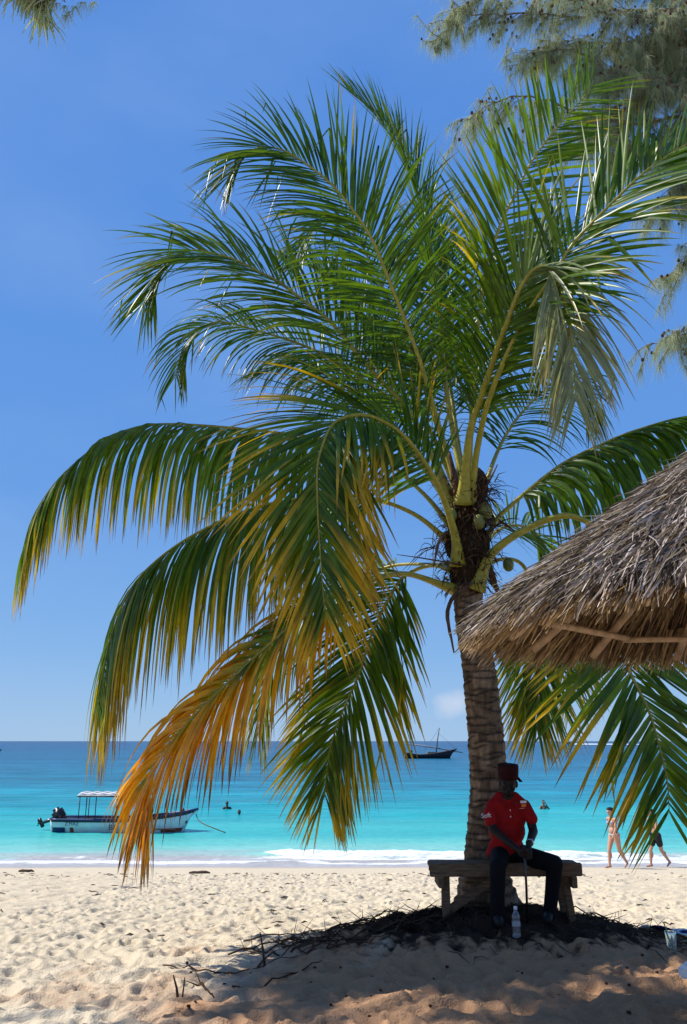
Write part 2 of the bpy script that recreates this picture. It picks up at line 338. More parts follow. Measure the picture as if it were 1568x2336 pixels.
# foam: on the breaking crest and along the swash
n4=N(t,'ShaderNodeTexNoise'); n4.inputs['Scale'].default_value=5; n4.inputs['Detail'].default_value=8; n4.inputs['Roughness'].default_value=.7
mp4=N(t,'ShaderNodeMapping'); mp4.inputs['Scale'].default_value=(.45,1.3,1); t.links.new(g.outputs['Position'],mp4.inputs[0]); t.links.new(mp4.outputs[0],n4.inputs['Vector'])
n5=N(t,'ShaderNodeTexNoise'); n5.inputs['Scale'].default_value=.28; n5.inputs['Detail'].default_value=2; t.links.new(g.outputs['Position'],n5.inputs['Vector'])
crest=N(t,'ShaderNodeMapRange'); crest.inputs[1].default_value=.08; crest.inputs[2].default_value=.20; crest.inputs[4].default_value=.55; t.links.new(Z_,crest.inputs[0])
yy=M('ADD',Y_,M('MULTIPLY',M('SUBTRACT',n5.outputs[0],.5,tree=t),1.6,tree=t),tree=t)
def band(c,w,a): return M('MULTIPLY',M('EXPONENT',M('MULTIPLY',M('POWER',M('DIVIDE',M('SUBTRACT',yy,c,tree=t),w,tree=t),2,tree=t),-1,tree=t),tree=t),a,tree=t)
bx=N(t,'ShaderNodeMapRange'); bx.inputs[1].default_value=-3.6; bx.inputs[2].default_value=-2; t.links.new(X_,bx.inputs[0])
fsum=M('ADD',M('ADD',M('MULTIPLY',crest.outputs[0],1.1,tree=t),band(27.75,.28,.5),tree=t),M('ADD',band(28.5,.2,.3),M('MULTIPLY',bx.outputs[0],band(28.8,.35,.30),tree=t),tree=t),tree=t)
foam=M('SUBTRACT',M('ADD',fsum,n4.outputs[0],tree=t),.78,tree=t)
fr=N(t,'ShaderNodeMapRange'); fr.inputs[2].default_value=.16; t.links.new(foam,fr.inputs[0])
cf=N(t,'ShaderNodeMix',data_type='RGBA'); cf.inputs[7].default_value=(.82,.84,.84,1); t.links.new(fr.outputs[0],cf.inputs[0]); t.links.new(scl.outputs[0],cf.inputs[6]); t.links.new(cf.outputs[2],b.inputs['Base Color'])
b.inputs['Roughness'].default_value=.25; b.inputs['Specular IOR Level'].default_value=.10
mp3=N(t,'ShaderNodeMapping'); mp3.inputs['Scale'].default_value=(1.3,3.2,1); t.links.new(g.outputs['Position'],mp3.inputs[0])
n6=N(t,'ShaderNodeTexNoise'); n6.inputs['Scale'].default_value=1.2; n6.inputs['Detail'].default_value=6; t.links.new(mp3.outputs[0],n6.inputs['Vector'])
bp=N(t,'ShaderNodeBump'); bp.inputs['Strength'].default_value=.9; bp.inputs['Distance'].default_value=.16; t.links.new(n6.outputs[0],bp.inputs['Height']); t.links.new(bp.outputs[0],b.inputs['Normal'])
tag(np_mesh('sea',v,f,m,smooth=True),kind='structure')

#@@PALM
exec_palm=True
GREEN=np.array([(.013,.045,.003),(.055,.125,.006),(.18,.26,.010)]); YEL=np.array((.50,.34,.012)); ORG=np.array((.70,.31,.008)); BRN=np.array((.13,.055,.02)); SUN_SHEEN=np.array((.34,.33,.24))
M_leaf=mat('palm_leaflet',rough=.36,spec=.30,attr=True,noise=(9,.25),transl=.32)
M_rachis=mat('palm_stalk',rough=.4,spec=.4,attr=True,noise=(18,.25),bump=.15,bscale=60)
palm=thing('coconut_palm',(1.42,8.55,2.2),'tall green coconut palm with yellowing lower fronds, its trunk behind the bench','palm tree')
def frond(pts,hint,L=1.0,n=95,droop=1.0,age=.15,bare=.28,r0=.035,W=.036,kink=.10,phi=18,a0=72,a1=22,bright=.35,sun_sheen=0,asym=(1,1),orange=0,flare=1.0,yshift=0,tipr=.45,stripw=1):
    n=int(n*1.12); L=L*1.34; droop=droop/1.45*(.7 if droop<1.3 else 1); a0=a0-8; W=W*.92
    P3=[S(u,v,Y+yshift) for u,v,Y in pts]; m=72
    P,Ln=spline(P3,m); T=np.gradient(P,axis=0); T/=np.linalg.norm(T,axis=1)[:,None]
    H=np.array(hint,float)
    # stalk: broad clasping base, then a slim rib
    s=np.linspace(0,1,m); rad=r0*(1-s)**.8*.85+.004; rad+=r0*flare*np.exp(-s/.04)*1.5
    g=np.array((.26,.24,.035))*(1-.0*s[:,None]); 
    st=MB(); pts_=[Vector(q) for q in P]; st.tube(pts_,list(rad),8,flat=.7)
    cols=[]; 
    for i in range(m):
        c=np.array((.36,.31,.035))*(1-s[i])+np.array((.22,.20,.03))*s[i]
        if age>.5: c=c*(1-.5*s[i])+np.array((.35,.20,.03))*.5*s[i]
        cols+= [tuple(c)]*8
    st.c=cols
    root=st.build('frond',M_rachis,palm,smooth=True)
    # leaflets
    t=bare+(1-bare)*np.linspace(0,1,n); tt=np.repeat(t,2)+rng.uniform(-.5,.5,2*n)*(1-bare)/n; tt=np.clip(tt,0,1); sg=np.tile([1,-1],n).astype(float); K=2*n
    fi=tt*(m-1); i0=np.clip(fi.astype(int),0,m-2); fr_=(fi-i0)[:,None]
    O=P[i0]*(1-fr_)+P[i0+1]*fr_; Tt=T[i0]*(1-fr_)+T[i0+1]*fr_; Tt/=np.linalg.norm(Tt,axis=1)[:,None]
    Nn=H[None]-Tt*(Tt@H)[:,None]; Nn/=np.linalg.norm(Nn,axis=1)[:,None]; B=np.cross(Tt,Nn)
    q=(tt-bare)/(1-bare)
    a=np.radians(a0+(a1-a0)*q**1.2+rng.normal(0,4,K)); ph=np.radians(phi+rng.normal(0,9,K))
    d=np.cos(a)[:,None]*Tt+np.sin(a)[:,None]*(sg[:,None]*B*np.cos(ph)[:,None]+Nn*np.sin(ph)[:,None])
    prof=np.interp(q,[0,.08,.3,.6,.85,1],[.5,.75,1,.92,.66,tipr]); ln=L*prof*rng.uniform(.86,1.06,K)*np.where(sg>0,asym[0],asym[1])
    w=W*np.interp(q,[0,.3,.8,1],[.8,1,.85,.5])*rng.uniform(.8,1.15,K)*stripw
    keep=rng.rand(K)>.03
    kinked=rng.rand(K)<kink; kseg=rng.randint(2,6,K)
    SG=8; pos=O.copy(); V=[]; 
    twist=rng.normal(0,.35,K)
    g_=np.array((0,0,-1.0)); ds=ln/SG; dk=d.copy()
    wv=Tt-dk*np.sum(Tt*dk,1)[:,None]; wv/=np.linalg.norm(wv,axis=1)[:,None]; nv=np.cross(dk,wv)
    wv=wv*np.cos(twist)[:,None]+nv*np.sin(twist)[:,None]
    dr=droop*rng.uniform(.7,1.35,K)
    C=[]
    base=GREEN[0]*(1-bright)+GREEN[2]*bright
    gmix=rng.rand(K)[:,None]; bc=(GREEN[0]*(1-gmix)+GREEN[1]*gmix)*(1-bright)+(GREEN[1]*(1-gmix)+GREEN[2]*gmix)*bright
    la=np.clip(age+rng.normal(0,.13,K),0,1)*np.clip(.55+.6*q,0,1.15)
    for k_ in range(SG+1):
        sk=k_/SG
        nrm=np.cross(dk,wv); nrm/=np.linalg.norm(nrm,axis=1)[:,None]
        wd=w*(min(1,.35+sk*3.5))*(1-sk**2.2)**.9+.0012
        fold=.35
        V.append(np.stack([pos-wv*(wd/2)[:,None]+nrm*(wd*fold*.5)[:,None],pos,pos+wv*(wd/2)[:,None]+nrm*(wd*fold*.5)[:,None]],1))
        y=np.clip((sk-(1-la*1.35))/.35,0,1)[:,None]*np.clip(la*3,0,1)[:,None]
        yc=YEL*(1-orange)+ORG*orange
        c=bc*(1-y)+yc*y
        if sun_sheen: pq=(sun_sheen*np.clip((q-.42)/.15,0,1))[:,None]; c=c*(1-pq)+SUN_SHEEN*pq  # sun highlight put into the leaf colour beyond the bend
        bt=np.clip((sk-.86+.25*np.clip(la-.3,0,1))/.14,0,1)[:,None]*np.clip(.35+la*1.2,0,1)[:,None]; c=c*(1-bt)+BRN*bt
        C.append(np.repeat(c[:,None],3,1))
        pos=pos+dk*ds[:,None]
        kk=dr*ds*(.9+1.6*sk)*1.15
        dk=dk+g_[None]*kk[:,None]
        hit=kinked&(kseg==k_); dk=np.where(hit[:,None],dk*.35+g_[None]*.9+rng.normal(0,.25,(K,3)),dk)
        dk/=np.linalg.norm(dk,axis=1)[:,None]; wv=wv-dk*np.sum(wv*dk,1)[:,None]; wv/=np.linalg.norm(wv,axis=1)[:,None]
    V=np.stack(V,1)[keep]; C=np.stack(C,1)[keep]; K2=len(V)   # K,SG+1,3,3
    idx=np.arange(K2*(SG+1)*3).reshape(K2,SG+1,3)
    F=np.concatenate([np.stack([idx[:,:-1,j],idx[:,:-1,j+1],idx[:,1:,j+1],idx[:,1:,j]],-1).reshape(-1,4) for j in(0,1)])
    np_mesh('leaflets',V.reshape(-1,3),F,M_leaf,C.reshape(-1,3),parent=root,smooth=False)
    return root
UP=(0,0,1); CAMW=(0,-1,.25)
# far left, arching out and over
frond([(1055,1240,8.5),(960,1120,8.7),(820,1020,8.9),(605,984,9.1),(376,967,9.2),(268,988,9.2),(216,1019,9.2),(130,1097,9.2),(75,1180,9.2),(48,1270,9.2)],(-.35,-.25,1),L=1.32,n=122,droop=3.2,age=.34,bare=.26,kink=.08,phi=-22,bright=.45,W=.056)
frond([(1050,1260,8.5),(940,1170,8.4),(800,1130,8.3),(640,1145,8.3),(540,1174,8.3),(411,1239,8.3),(311,1326,8.3),(259,1434,8.3),(233,1542,8.3),(222,1610,8.3)],(-.5,-.45,1),L=1.42,n=130,droop=2.6,age=.45,bare=.20,kink=.05,phi=-22,bright=.45,W=.054)
# the orange frond, low left
frond([(1040,1345,8.45),(1018,1338,8.4),(926,1309,8.1),(845,1325,7.9),(765,1361,7.8),(662,1431,7.7),(583,1499,7.7),(478,1599,7.7),(400,1683,7.7),(347,1757,7.7),(330,1835,7.7),(322,1885,7.7)],(-.7,-.6,.7),L=1.0,n=120,droop=1.5,age=.95,bare=.30,kink=.05,phi=6,bright=.8,orange=.7,W=.060,a0=66,a1=26,r0=.045)
# front centre, arching toward the camera and hanging
frond([(1045,1290,8.35),(1038,1220,8.2),(1000,1110,7.9),(930,1005,7.5),(865,958,7.2),(813,948,7.0),(765,964,6.85),(741,1004,6.75),(725,1064,6.7),(725,1153,6.68),(729,1233,6.68),(741,1394,6.7)],(-.25,-1,.55),L=1.08,n=125,droop=.55,age=.48,bare=.22,kink=.05,phi=-4,bright=.30,W=.052,a0=74,a1=24,r0=.04,orange=.2)
# lower centre
frond([(1035,1300,8.5),(985,1290,8.8),(930,1310,9.0),(898,1347,9.0),(851,1441,9.0),(820,1536,9.0),(767,1662,9.0),(746,1757,9.0),(742,1815,9.0)],(-.4,-.8,.5),L=1.05,n=115,droop=.6,age=.38,bare=.22,kink=.06,phi=0,bright=.5,a0=68,a1=24,W=.048)
# behind the orange one
frond([(1030,1290,8.7),(900,1290,9.6),(800,1330,9.9),(700,1400,10),(630,1490,10),(600,1590,10),(590,1680,10)],(-.5,-.6,.6),L=.9,n=80,droop=1.5,age=.3,bare=.25,kink=.05,phi=0,bright=.5,a0=58,a1=18)
# upper left pair
frond([(1040,1180,8.5),(985,1040,8.4),(935,940,8.3),(885,886,8.2),(811,802,8.1),(752,732,8.0),(688,683,7.95),(638,644,7.9),(589,619,7.9),(540,594,7.9),(490,579,7.9),(431,572,7.9),(370,610,7.9),(330,690,7.9)],(.25,-1,.5),L=1.10,n=125,droop=.8,age=.12,bare=.20,kink=.16,phi=10,bright=.4,a0=60)
frond([(1040,1160,8.8),(960,980,8.9),(850,880,9.0),(720,800,9.1),(590,755,9.1),(490,735,9.1),(425,780,9.1),(400,860,9.1)],(.15,-1,.6),L=.9,n=90,droop=1.6,age=.15,bare=.25,kink=.1,phi=8,bright=.4)
# upper
frond([(1055,1150,8.5),(1010,1000,8.4),(964,841,8.1),(925,732,7.9),(885,633,7.7),(851,550,7.5),(806,480,7.4),(752,416,7.3),(688,367,7.25),(638,340,7.2),(589,337,7.2),(549,362,7.2),(520,405,7.2)],(-.1,-1,.35),L=1.0,n=125,droop=.75,age=.08,bare=.25,kink=.14,phi=6,bright=.25,a0=70,r0=.034)
frond([(1060,1130,8.7),(1020,900,8.9),(1000,700,8.9),(972,520,8.8),(930,380,8.6),(885,300,8.5),(840,245,8.4),(800,212,8.4)],(.75,-.6,.3),L=.95,n=110,droop=.6,age=.06,bare=.25,kink=.1,phi=20,bright=.3,a0=50)
frond([(1050,1140,8.9),(960,860,9.2),(870,650,9.3),(800,520,9.3),(745,500,9.3),(700,545,9.3),(672,610,9.3)],(-.1,-.7,.6),L=.85,n=90,droop=1.2,age=.08,bare=.3,kink=.1,bright=.15)
# upper right
frond([(1065,1140,8.6),(1075,980,8.7),(1085,800,8.6),(1107,625,8.4),(1120,576,8.3),(1147,500,8.2),(1174,447,8.1),(1209,376,8.0),(1249,318,7.9),(1293,265,7.9),(1333,221,7.9),(1352,197,7.9)],(.3,-1,.1),L=.85,n=72,droop=.30,age=.10,bare=.40,kink=.06,phi=4,bright=.55,a0=66,a1=40,W=.048,tipr=.7)
frond([(1072,1160,8.4),(1088,1030,8.1),(1120,900,7.6),(1190,740,7.1),(1262,628,6.7),(1307,558,6.55),(1351,509,6.4),(1404,456,6.3),(1449,412,6.2),(1493,376,6.15),(1547,341,6.1),(1620,300,6.1)],(-.3,-1,.5),L=.92,n=78,droop=.42,age=.07,bare=.36,kink=.06,phi=6,bright=.35,a0=66,a1=42,W=.052,r0=.04,tipr=.8)
# centre right, bending over, its hanging leaflets whitened to paint in sun highlights
frond([(1058,1150,8.3),(1064,1055,8.1),(1076,971,7.9),(1095,916,7.75),(1134,798,7.35),(1156,740,7.15),(1183,669,6.95),(1215,618,6.8),(1252,612,6.7),(1283,670,6.6),(1303,767,6.55),(1311,856,6.55),(1314,910,6.55)],(.1,-1,.5),L=.98,n=110,droop=1.15,age=.22,bare=.22,kink=.07,phi=-2,bright=.42,W=.042,r0=.05,a0=55,sun_sheen=.55)
# right, behind the roof
frond([(1090,1270,8.5),(1107,1237,8.5),(1132,1187,8.5),(1163,1156,8.5),(1209,1116,8.5),(1255,1079,8.5),(1298,1050,8.5),(1370,1015,8.5),(1450,982,8.5),(1568,950,8.5),(1680,950,8.5)],(0,-.15,1),L=1.0,n=100,droop=3.2,age=.06,bare=.24,kink=.02,phi=-25,bright=.25,W=.056,r0=.042)
frond([(1085,1345,8.4),(1100,1310,8.35),(1116,1271,8.3),(1156,1234,8.2),(1209,1203,8.1),(1255,1184,8.0),(1307,1178,7.9),(1370,1220,7.8),(1405,1360,7.6),(1426,1500,7.4),(1456,1571,7.3),(1480,1621,7.2),(1497,1675,7.15),(1512,1734,7.1),(1524,1793,7.1),(1527,1850,7.1)],(.15,-1,.3),L=1.02,n=74,droop=.30,age=.36,bare=.36,kink=.04,phi=0,bright=.5,W=.062,r0=.062,a0=74,a1=34,orange=.15)
frond([(1085,1330,8.6),(1119,1286,8.7),(1163,1275,8.9),(1200,1300,9.0),(1224,1390,9.1),(1234,1488,9.1),(1231,1541,9.1),(1227,1600,9.1),(1225,1660,9.1)],(0,-1,.2),L=.85,n=80,droop=.35,age=.36,bare=.34,kink=.04,phi=0,bright=.6,a0=55,a1=14,r0=.034)
frond([(1085,1290,8.8),(1130,1215,9.4),(1190,1200,9.8),(1240,1240,10),(1285,1370,10),(1305,1480,10),(1310,1570,10)],(.2,-.9,.4),L=.95,n=80,droop=1.0,age=.35,bare=.25,kink=.04,phi=0,bright=.5,a0=60,a1=20)
# inner fronds at the back of the crown
frond([(1060,1120,9.0),(1030,900,9.4),(1010,740,9.6),(990,600,9.7),(975,500,9.7)],(-.2,-1,0),L=.9,n=80,droop=.5,age=.05,bare=.25,kink=.12,bright=.1)
frond([(1050,1130,8.9),(950,920,9.2),(850,760,9.4),(770,660,9.5),(710,610,9.5),(660,600,9.5)],(.1,-.4,1),L=.75,n=75,droop=.6,age=.1,bare=.25,kink=.1,phi=35,bright=.6)
frond([(1065,1130,9.0),(1080,920,9.6),(1120,760,9.9),(1190,640,10.1),(1270,560,10.2),(1350,520,10.2)],(-.2,-.8,.6),L=.95,n=80,droop=1.0,age=.08,bare=.25,kink=.1,bright=.12)
frond([(1040,1180,8.6),(960,1060,8.7),(880,960,8.9),(790,880,9.0),(690,830,9.0),(600,850,9.0)],(0,-.6,1),L=.9,n=80,droop=1.5,age=.12,bare=.2,kink=.06,bright=.15)
frond([(1080,1180,8.5),(1150,1000,8.9),(1230,900,9.2),(1290,860,9.3),(1330,900,9.3),(1345,960,9.3)],(.3,-.6,.9),L=.8,n=70,droop=1.7,age=.1,bare=.3,kink=.06,bright=.15)
# trunk
tp=[(1122,2105,8.6),(1112,2050,8.58),(1108,1990,8.55),(1112,1900,8.53),(1116,1800,8.52),(1112,1720,8.5),(1103,1620,8.5),(1092,1520,8.5),(1076,1430,8.5),(1068,1360,8.5),(1068,1290,8.5),(1070,1200,8.5)]
P,Ln=spline([S(*q) for q in tp],230); tr=MB(); nr=36; vs=[]; cs=[]
ringz=np.cumsum(rng.uniform(.06,.125,90))
for i in range(230):
    s=i/229.; L_=s*Ln
    r=np.interp(s,[0,.06,.14,.3,.6,.85,1],[.42,.29,.215,.19,.172,.15,.15])
    j=np.searchsorted(ringz,L_); f_=(L_-(ringz[j-1] if j>0 else 0))/(ringz[j]-(ringz[j-1] if j>0 else 0))
    for k in range(nr):
        th=2*math.pi*k/nr; w=L_+.03*math.sin(th*1+j)+.016*math.sin(3*th+2*j)
        j2=np.searchsorted(ringz,max(w,0)); lo=ringz[j2-1] if j2>0 else 0; f2=(max(w,0)-lo)/(ringz[j2]-lo)
        rr=r*(1+.085*(f2-.5)+.03*(_tab[j2%256,k]-.5)*1.3+.02*(_tab[i%256,(k*5)%256]-.5)+(.10*math.sin(5*th+1)+.06*math.sin(9*th))*max(0,1-s/.14))
        vs.append((P[i][0]+rr*math.cos(th),P[i][1]+rr*math.sin(th),P[i][2]))
        dk=.05+.95*min(1,f2*4)*min(1,(1-f2)*5); pt=_tab[(j2*3)%256,(k//3)%256]
        c=np.array((.27,.185,.12))*(.45+.7*pt); c=c*dk+np.array((.022,.014,.009))*(1-dk)
        cs.append(tuple(c*(.8+.4*_tab[(i*3)%256,(k*7)%256])))
fs=[(i*nr+k,i*nr+(k+1)%nr,(i+1)*nr+(k+1)%nr,(i+1)*nr+k) for i in range(229) for k in range(nr)]
tr.v=vs; tr.f=fs; tr.c=cs
tr.build('trunk',mat('palm_bark',rough=.9,spec=.15,attr=True,noise=(14,.45),bump=.9,bscale=38,stretch=(1.6,1.6,.45)),palm,smooth=True)
# fibrous heart of the crown and old sheaths
hb=MB(); M_fib=mat('palm_fibre',rough=.95,spec=.1,attr=True,noise=(25,.4),bump=.8,bscale=50)
for (u,v_,Y,a,b_) in [(1068,1310,8.5,.20,.26),(1066,1240,8.5,.25,.26),(1072,1170,8.55,.23,.26),(1080,1110,8.6,.17,.24)]:
    hb.ball(S(u,v_,Y),(a,a,b_),col=(.045,.026,.015),n=20)
heart=hb.build('crown_heart',M_fib,palm,smooth=True)
hv=MB()
for i in range(1100):
    s0=rng.rand(); c=S(1068+rng.normal(0,10),1350-s0*260,8.5); th=rng.uniform(0,6.28); r=.17+.09*rng.rand()
    p0=c+Vector((math.cos(th)*r,math.sin(th)*r,0)); dr_=Vector((math.cos(th)*rng.uniform(.2,1),math.sin(th)*rng.uniform(.2,1),rng.uniform(-1,.9))).normalized(); l=rng.uniform(.06,.2)
    p1=p0+dr_*l*.5; p2=p1+(dr_+Vector((0,0,-.8))).normalized()*l*.5; w=Vector((-math.sin(th),math.cos(th),0))*rng.uniform(.003,.014)
    k=rng.uniform(.5,1.6); hv.add([p0-w,p0+w,p1+w,p1-w,p2+w*.2,p2-w*.2],[(0,1,2,3),(3,2,4,5)],col=(.085*k,.048*k,.026*k))
hv.build('fibre',M_fib,heart)
# old leaf bases and dead sheaths
M_sheath=mat('dry_sheath',(.13,.075,.045),rough=.85,spec=.15,noise=(20,.5),bump=.6,bscale=40,stretch=(2,2,.5))
for (a,bm_,c,r) in [((1060,1330,8.35),(1022,1390,8.3),(1036,1490,8.3),.05),((1090,1250,8.6),(1120,1310,8.8),(1150,1390,8.9),.06),((1050,1200,8.4),(1005,1230,8.3),(990,1290,8.3),.05),((1050,1160,8.4),(1035,1080,8.4),(1025,1030,8.4),.055),((1080,1160,8.5),(1120,1090,8.5),(1135,1060,8.5),.05),((1060,1290,8.3),(975,1275,8.2),(905,1265,8.2),.022),((1080,1180,8.6),(1140,1190,8.7),(1180,1215,8.7),.04),((1075,1330,8.3),(1050,1355,8.28),(1040,1400,8.27),.055)]:
    Q,_=spline([S(*a),S(*bm_),S(*c)],12); MB().tube([Vector(q) for q in Q],[r*(1-.75*(i/11)**1.5) for i in range(12)],8,flat=.45,jit=.35).build('leaf_sheath',M_sheath,palm,smooth=True)
M_nut=mat('coconut_husk',(.16,.17,.035),rough=.45,spec=.4,noise=(8,.35))
for (u,v_,Y,r) in [(1108,1165,8.25,.075),(1160,1288,8.5,.06),(1093,1190,8.2,.065),(1030,1175,8.2,.06)]:
    MB().ball(S(u,v_,Y),(r,r,r*1.3),n=16).build('coconut',M_nut,palm,smooth=True)
M_twiggy=mat('dry_flower_stalk',(.06,.035,.022),rough=.9,spec=.1)
fl=MB()
rng2=rng
for (u,v_,Y) in [(1100,1130,8.2),(1080,1170,8.2),(1130,1200,8.3),(990,1250,8.1),(1110,1270,8.2)]:
    for i in range(13):
        p=S(u,v_,Y); d=Vector((rng.normal(0,.5)+(.3 if u>1060 else -.3),rng.normal(0,.4)-.2,rng.normal(-.1,.5))).normalized(); l=rng.uniform(.2,.45)
        pts=[p]; 
        for k in range(4): pts.append(pts[-1]+d*l/4); d=(d+Vector((rng.normal(0,.2),rng.normal(0,.2),-.28))).normalized()
        fl.tube(pts,[.005,.004,.004,.003,.002],4,cap=False)
fl.build('flower_stalks',M_twiggy,palm)

#@@CASUARINA
M_bark=mat('casuarina_bark',(.17,.12,.085),rough=.9,spec=.1,noise=(10,.4),bump=.5,bscale=20)
M_need=mat('casuarina_needle',rough=.6,spec=.3,attr=True,transl=.25)
M_cone=mat('casuarina_cone',(.07,.032,.020),rough=.85,spec=.2,noise=(60,.4))
def needles(O,D,ln,w,droop=.9,col0=(.20,.245,.15),col1=(.38,.39,.26)):
    K=len(O); g_=np.array((0,0,-1.)); view=rng.normal(0,1,(K,3)); wv=np.cross(D,view); wv/=np.linalg.norm(wv,axis=1)[:,None]; V=[]; pos=O.copy(); d=D.copy()
    for k in range(4):
        ww=w*(1-.25*k); V.append(np.stack([pos-wv*ww[:,None]/2,pos+wv*ww[:,None]/2],1)); pos=pos+d*(ln/3)[:,None]; d=d+g_*droop*.35; d/=np.linalg.norm(d,axis=1)[:,None]
    V=np.stack(V,1); idx=np.arange(K*8).reshape(K,4,2); F=np.stack([idx[:,:-1,0],idx[:,:-1,1],idx[:,1:,1],idx[:,1:,0]],-1).reshape(-1,4)
    r=rng.rand(K)[:,None]; c=np.array(col0)*(1-r)+np.array(col1)*r; C=np.repeat(c,8,0)
    return V.reshape(-1,3),F,C
def casuarina(tree,trunk_pts,tr_r,limbs,per=1.0,tw=(.35,.9),nn_=16,width=.0065,cones=True,step=.13,bias=(-.3,0,-.35),smin=.03):
    P,_=spline(trunk_pts,30); MB().tube([Vector(q) for q in P],list(np.linspace(tr_r,tr_r*.35,30)),12,jit=.08).build('trunk',M_bark,tree,smooth=True)
    wood=MB(); SO=[]; SD=[]; CN=[]
    for li,(pts,r0,dens) in enumerate(limbs):
        lb=MB(); Q,L=spline(pts,max(10,int(len(pts)*7))); n=len(Q)
        for i in range(1,n): Q[i]+=rng.normal(0,.02,3)
        lb.tube([Vector(q) for q in Q],list(np.linspace(r0,.006,n)),6)
        k=int(L/step*dens*per)
        for j in range(k):
            s=(rng.rand()**.8)*(1-smin)+smin; fi=s*(n-1); a=int(min(fi,n-2)); p=Vector(Q[a]+(Q[a+1]-Q[a])*(fi-a)); T_=Vector(Q[a+1]-Q[a]).normalized()
            d=(T_*rng.uniform(.3,1)+Vector(rng.normal(0,.65,3))+Vector(bias)).normalized(); l=rng.uniform(*tw)*(1-.5*s); pts2=[p]; m_=6
            for q in range(m_):
                d=(d+Vector(rng.normal(0,.16,3))+Vector((0,0,-.07))).normalized(); pts2.append(pts2[-1]+d*l/m_)
                if rng.rand()<.85: SO.append(pts2[-1]); SD.append(d.copy())
                if rng.rand()<.5: SO.append(pts2[-1]); SD.append((d+Vector(rng.normal(0,.5,3))).normalized())
                if cones and rng.rand()<.17: CN.append(pts2[-1]+Vector(rng.normal(0,.03,3)))
            lb.tube(pts2,list(np.linspace(.009,.0035,m_+1)),4,cap=False)
        lb.build('limb',M_bark,tree,smooth=True)
    SO=np.array([list(q) for q in SO]); SD=np.array([list(q) for q in SD]); K=len(SO)
    O=np.repeat(SO,nn_,0)+rng.normal(0,.012,(K*nn_,3)); D=np.repeat(SD,nn_,0)*.5+rng.normal(0,.30,(K*nn_,3))+np.array((0,0,-.75)); D/=np.linalg.norm(D,axis=1)[:,None]
    ln=rng.uniform(.14,.40,K*nn_); V,F,C=needles(O,D,ln,width*rng.uniform(.7,1.3,K*nn_)); np_mesh('needles',V,F,M_need,C,parent=tree)
    if cones and CN:
        order=sorted(range(len(CN)),key=lambda i:abs((CN[i]-Vector((2.5,11,11))).length))
        def cn(mb,p,r): mb.ball(p,(r,r,r*1.3),n=8)
        for i in order[:95]: mb=MB(); cn(mb,CN[i],.021+.009*rng.rand()); mb.build('cone',M_cone,tree,smooth=True)
        mb=MB()
        for i in order[95:]: cn(mb,CN[i],.018+.010*rng.rand())
        tag(mb.build('cone_cluster',M_cone,tree,smooth=True),kind='stuff')
    print('casuarina sprigs',K,'cones',len(CN))
def SL(l,Y): return [S(u,v,Y if not isinstance(Y,(list,tuple)) else Y[i]) for i,(u,v) in enumerate(l)]
cz=thing('casuarina_tree',(7.2,11.5,1.5),'casuarina tree with wispy grey green needles and brown cones, behind the palm at top right','tree')
T0=[(7.2,11.5,1.4),(7.1,11.5,5),(7.0,11.4,9),(7.2,11.3,13),(7.3,11.3,17)]
def org(z): return Vector((7.1,11.4,z))
limbs=[
 ([org(12.0)]+SL([(1600,75),(1500,28),(1400,30),(1300,35),(1150,30),(1050,38),(1005,95)],11),.05,.75),
 ([org(12.5)]+SL([(1560,80),(1450,35),(1350,5),(1200,-15),(1090,5),(1040,45)],11),.05,.7),
 ([org(11.2)]+SL([(1600,240),(1450,175),(1385,165),(1350,130),(1260,112),(1180,150)],11),.06,1.0),
 ([org(10.2)]+SL([(1600,300),(1450,285),(1330,260),(1200,215),(1100,250),(1040,290)],11.3),.045,.62),
 ([org(11.7)]+SL([(1620,160),(1530,190),(1450,230),(1380,260),(1330,330)],11.4),.05,1.7),
 ([org(12.8)]+SL([(1600,20),(1500,80),(1400,100),(1290,90),(1220,130)],11.6),.05,1.5),
 ([org(13.4)]+SL([(1620,-60),(1500,-40),(1380,-40),(1260,-30)],11.6),.05,1.4),
 ([org(10.6)]+SL([(1620,330),(1560,330),(1490,330),(1420,350),(1370,300)],11.8),.05,1.7),
 ([org(12.0)]+SL([(1650,130),(1560,120),(1500,130),(1430,150),(1330,200)],12.0),.05,2.0),
 ([org(10.0)]+SL([(1650,420),(1590,400),(1540,430),(1500,500)],12),.04,1.0),
 ([org(8.8)]+SL([(1650,560),(1600,560),(1555,610),(1530,650)],12),.03,.8),
 ([org(7.9)]+SL([(1660,740),(1600,740),(1545,770),(1480,785)],12),.03,.8),
 ([org(13.0)]+SL([(1640,60),(1570,60),(1510,70),(1460,130),(1400,170)],11.2),.04,1.6)]
casuarina(cz,T0,.32,limbs,per=2.2,nn_=15,width=.0045,tw=(.5,1.35))
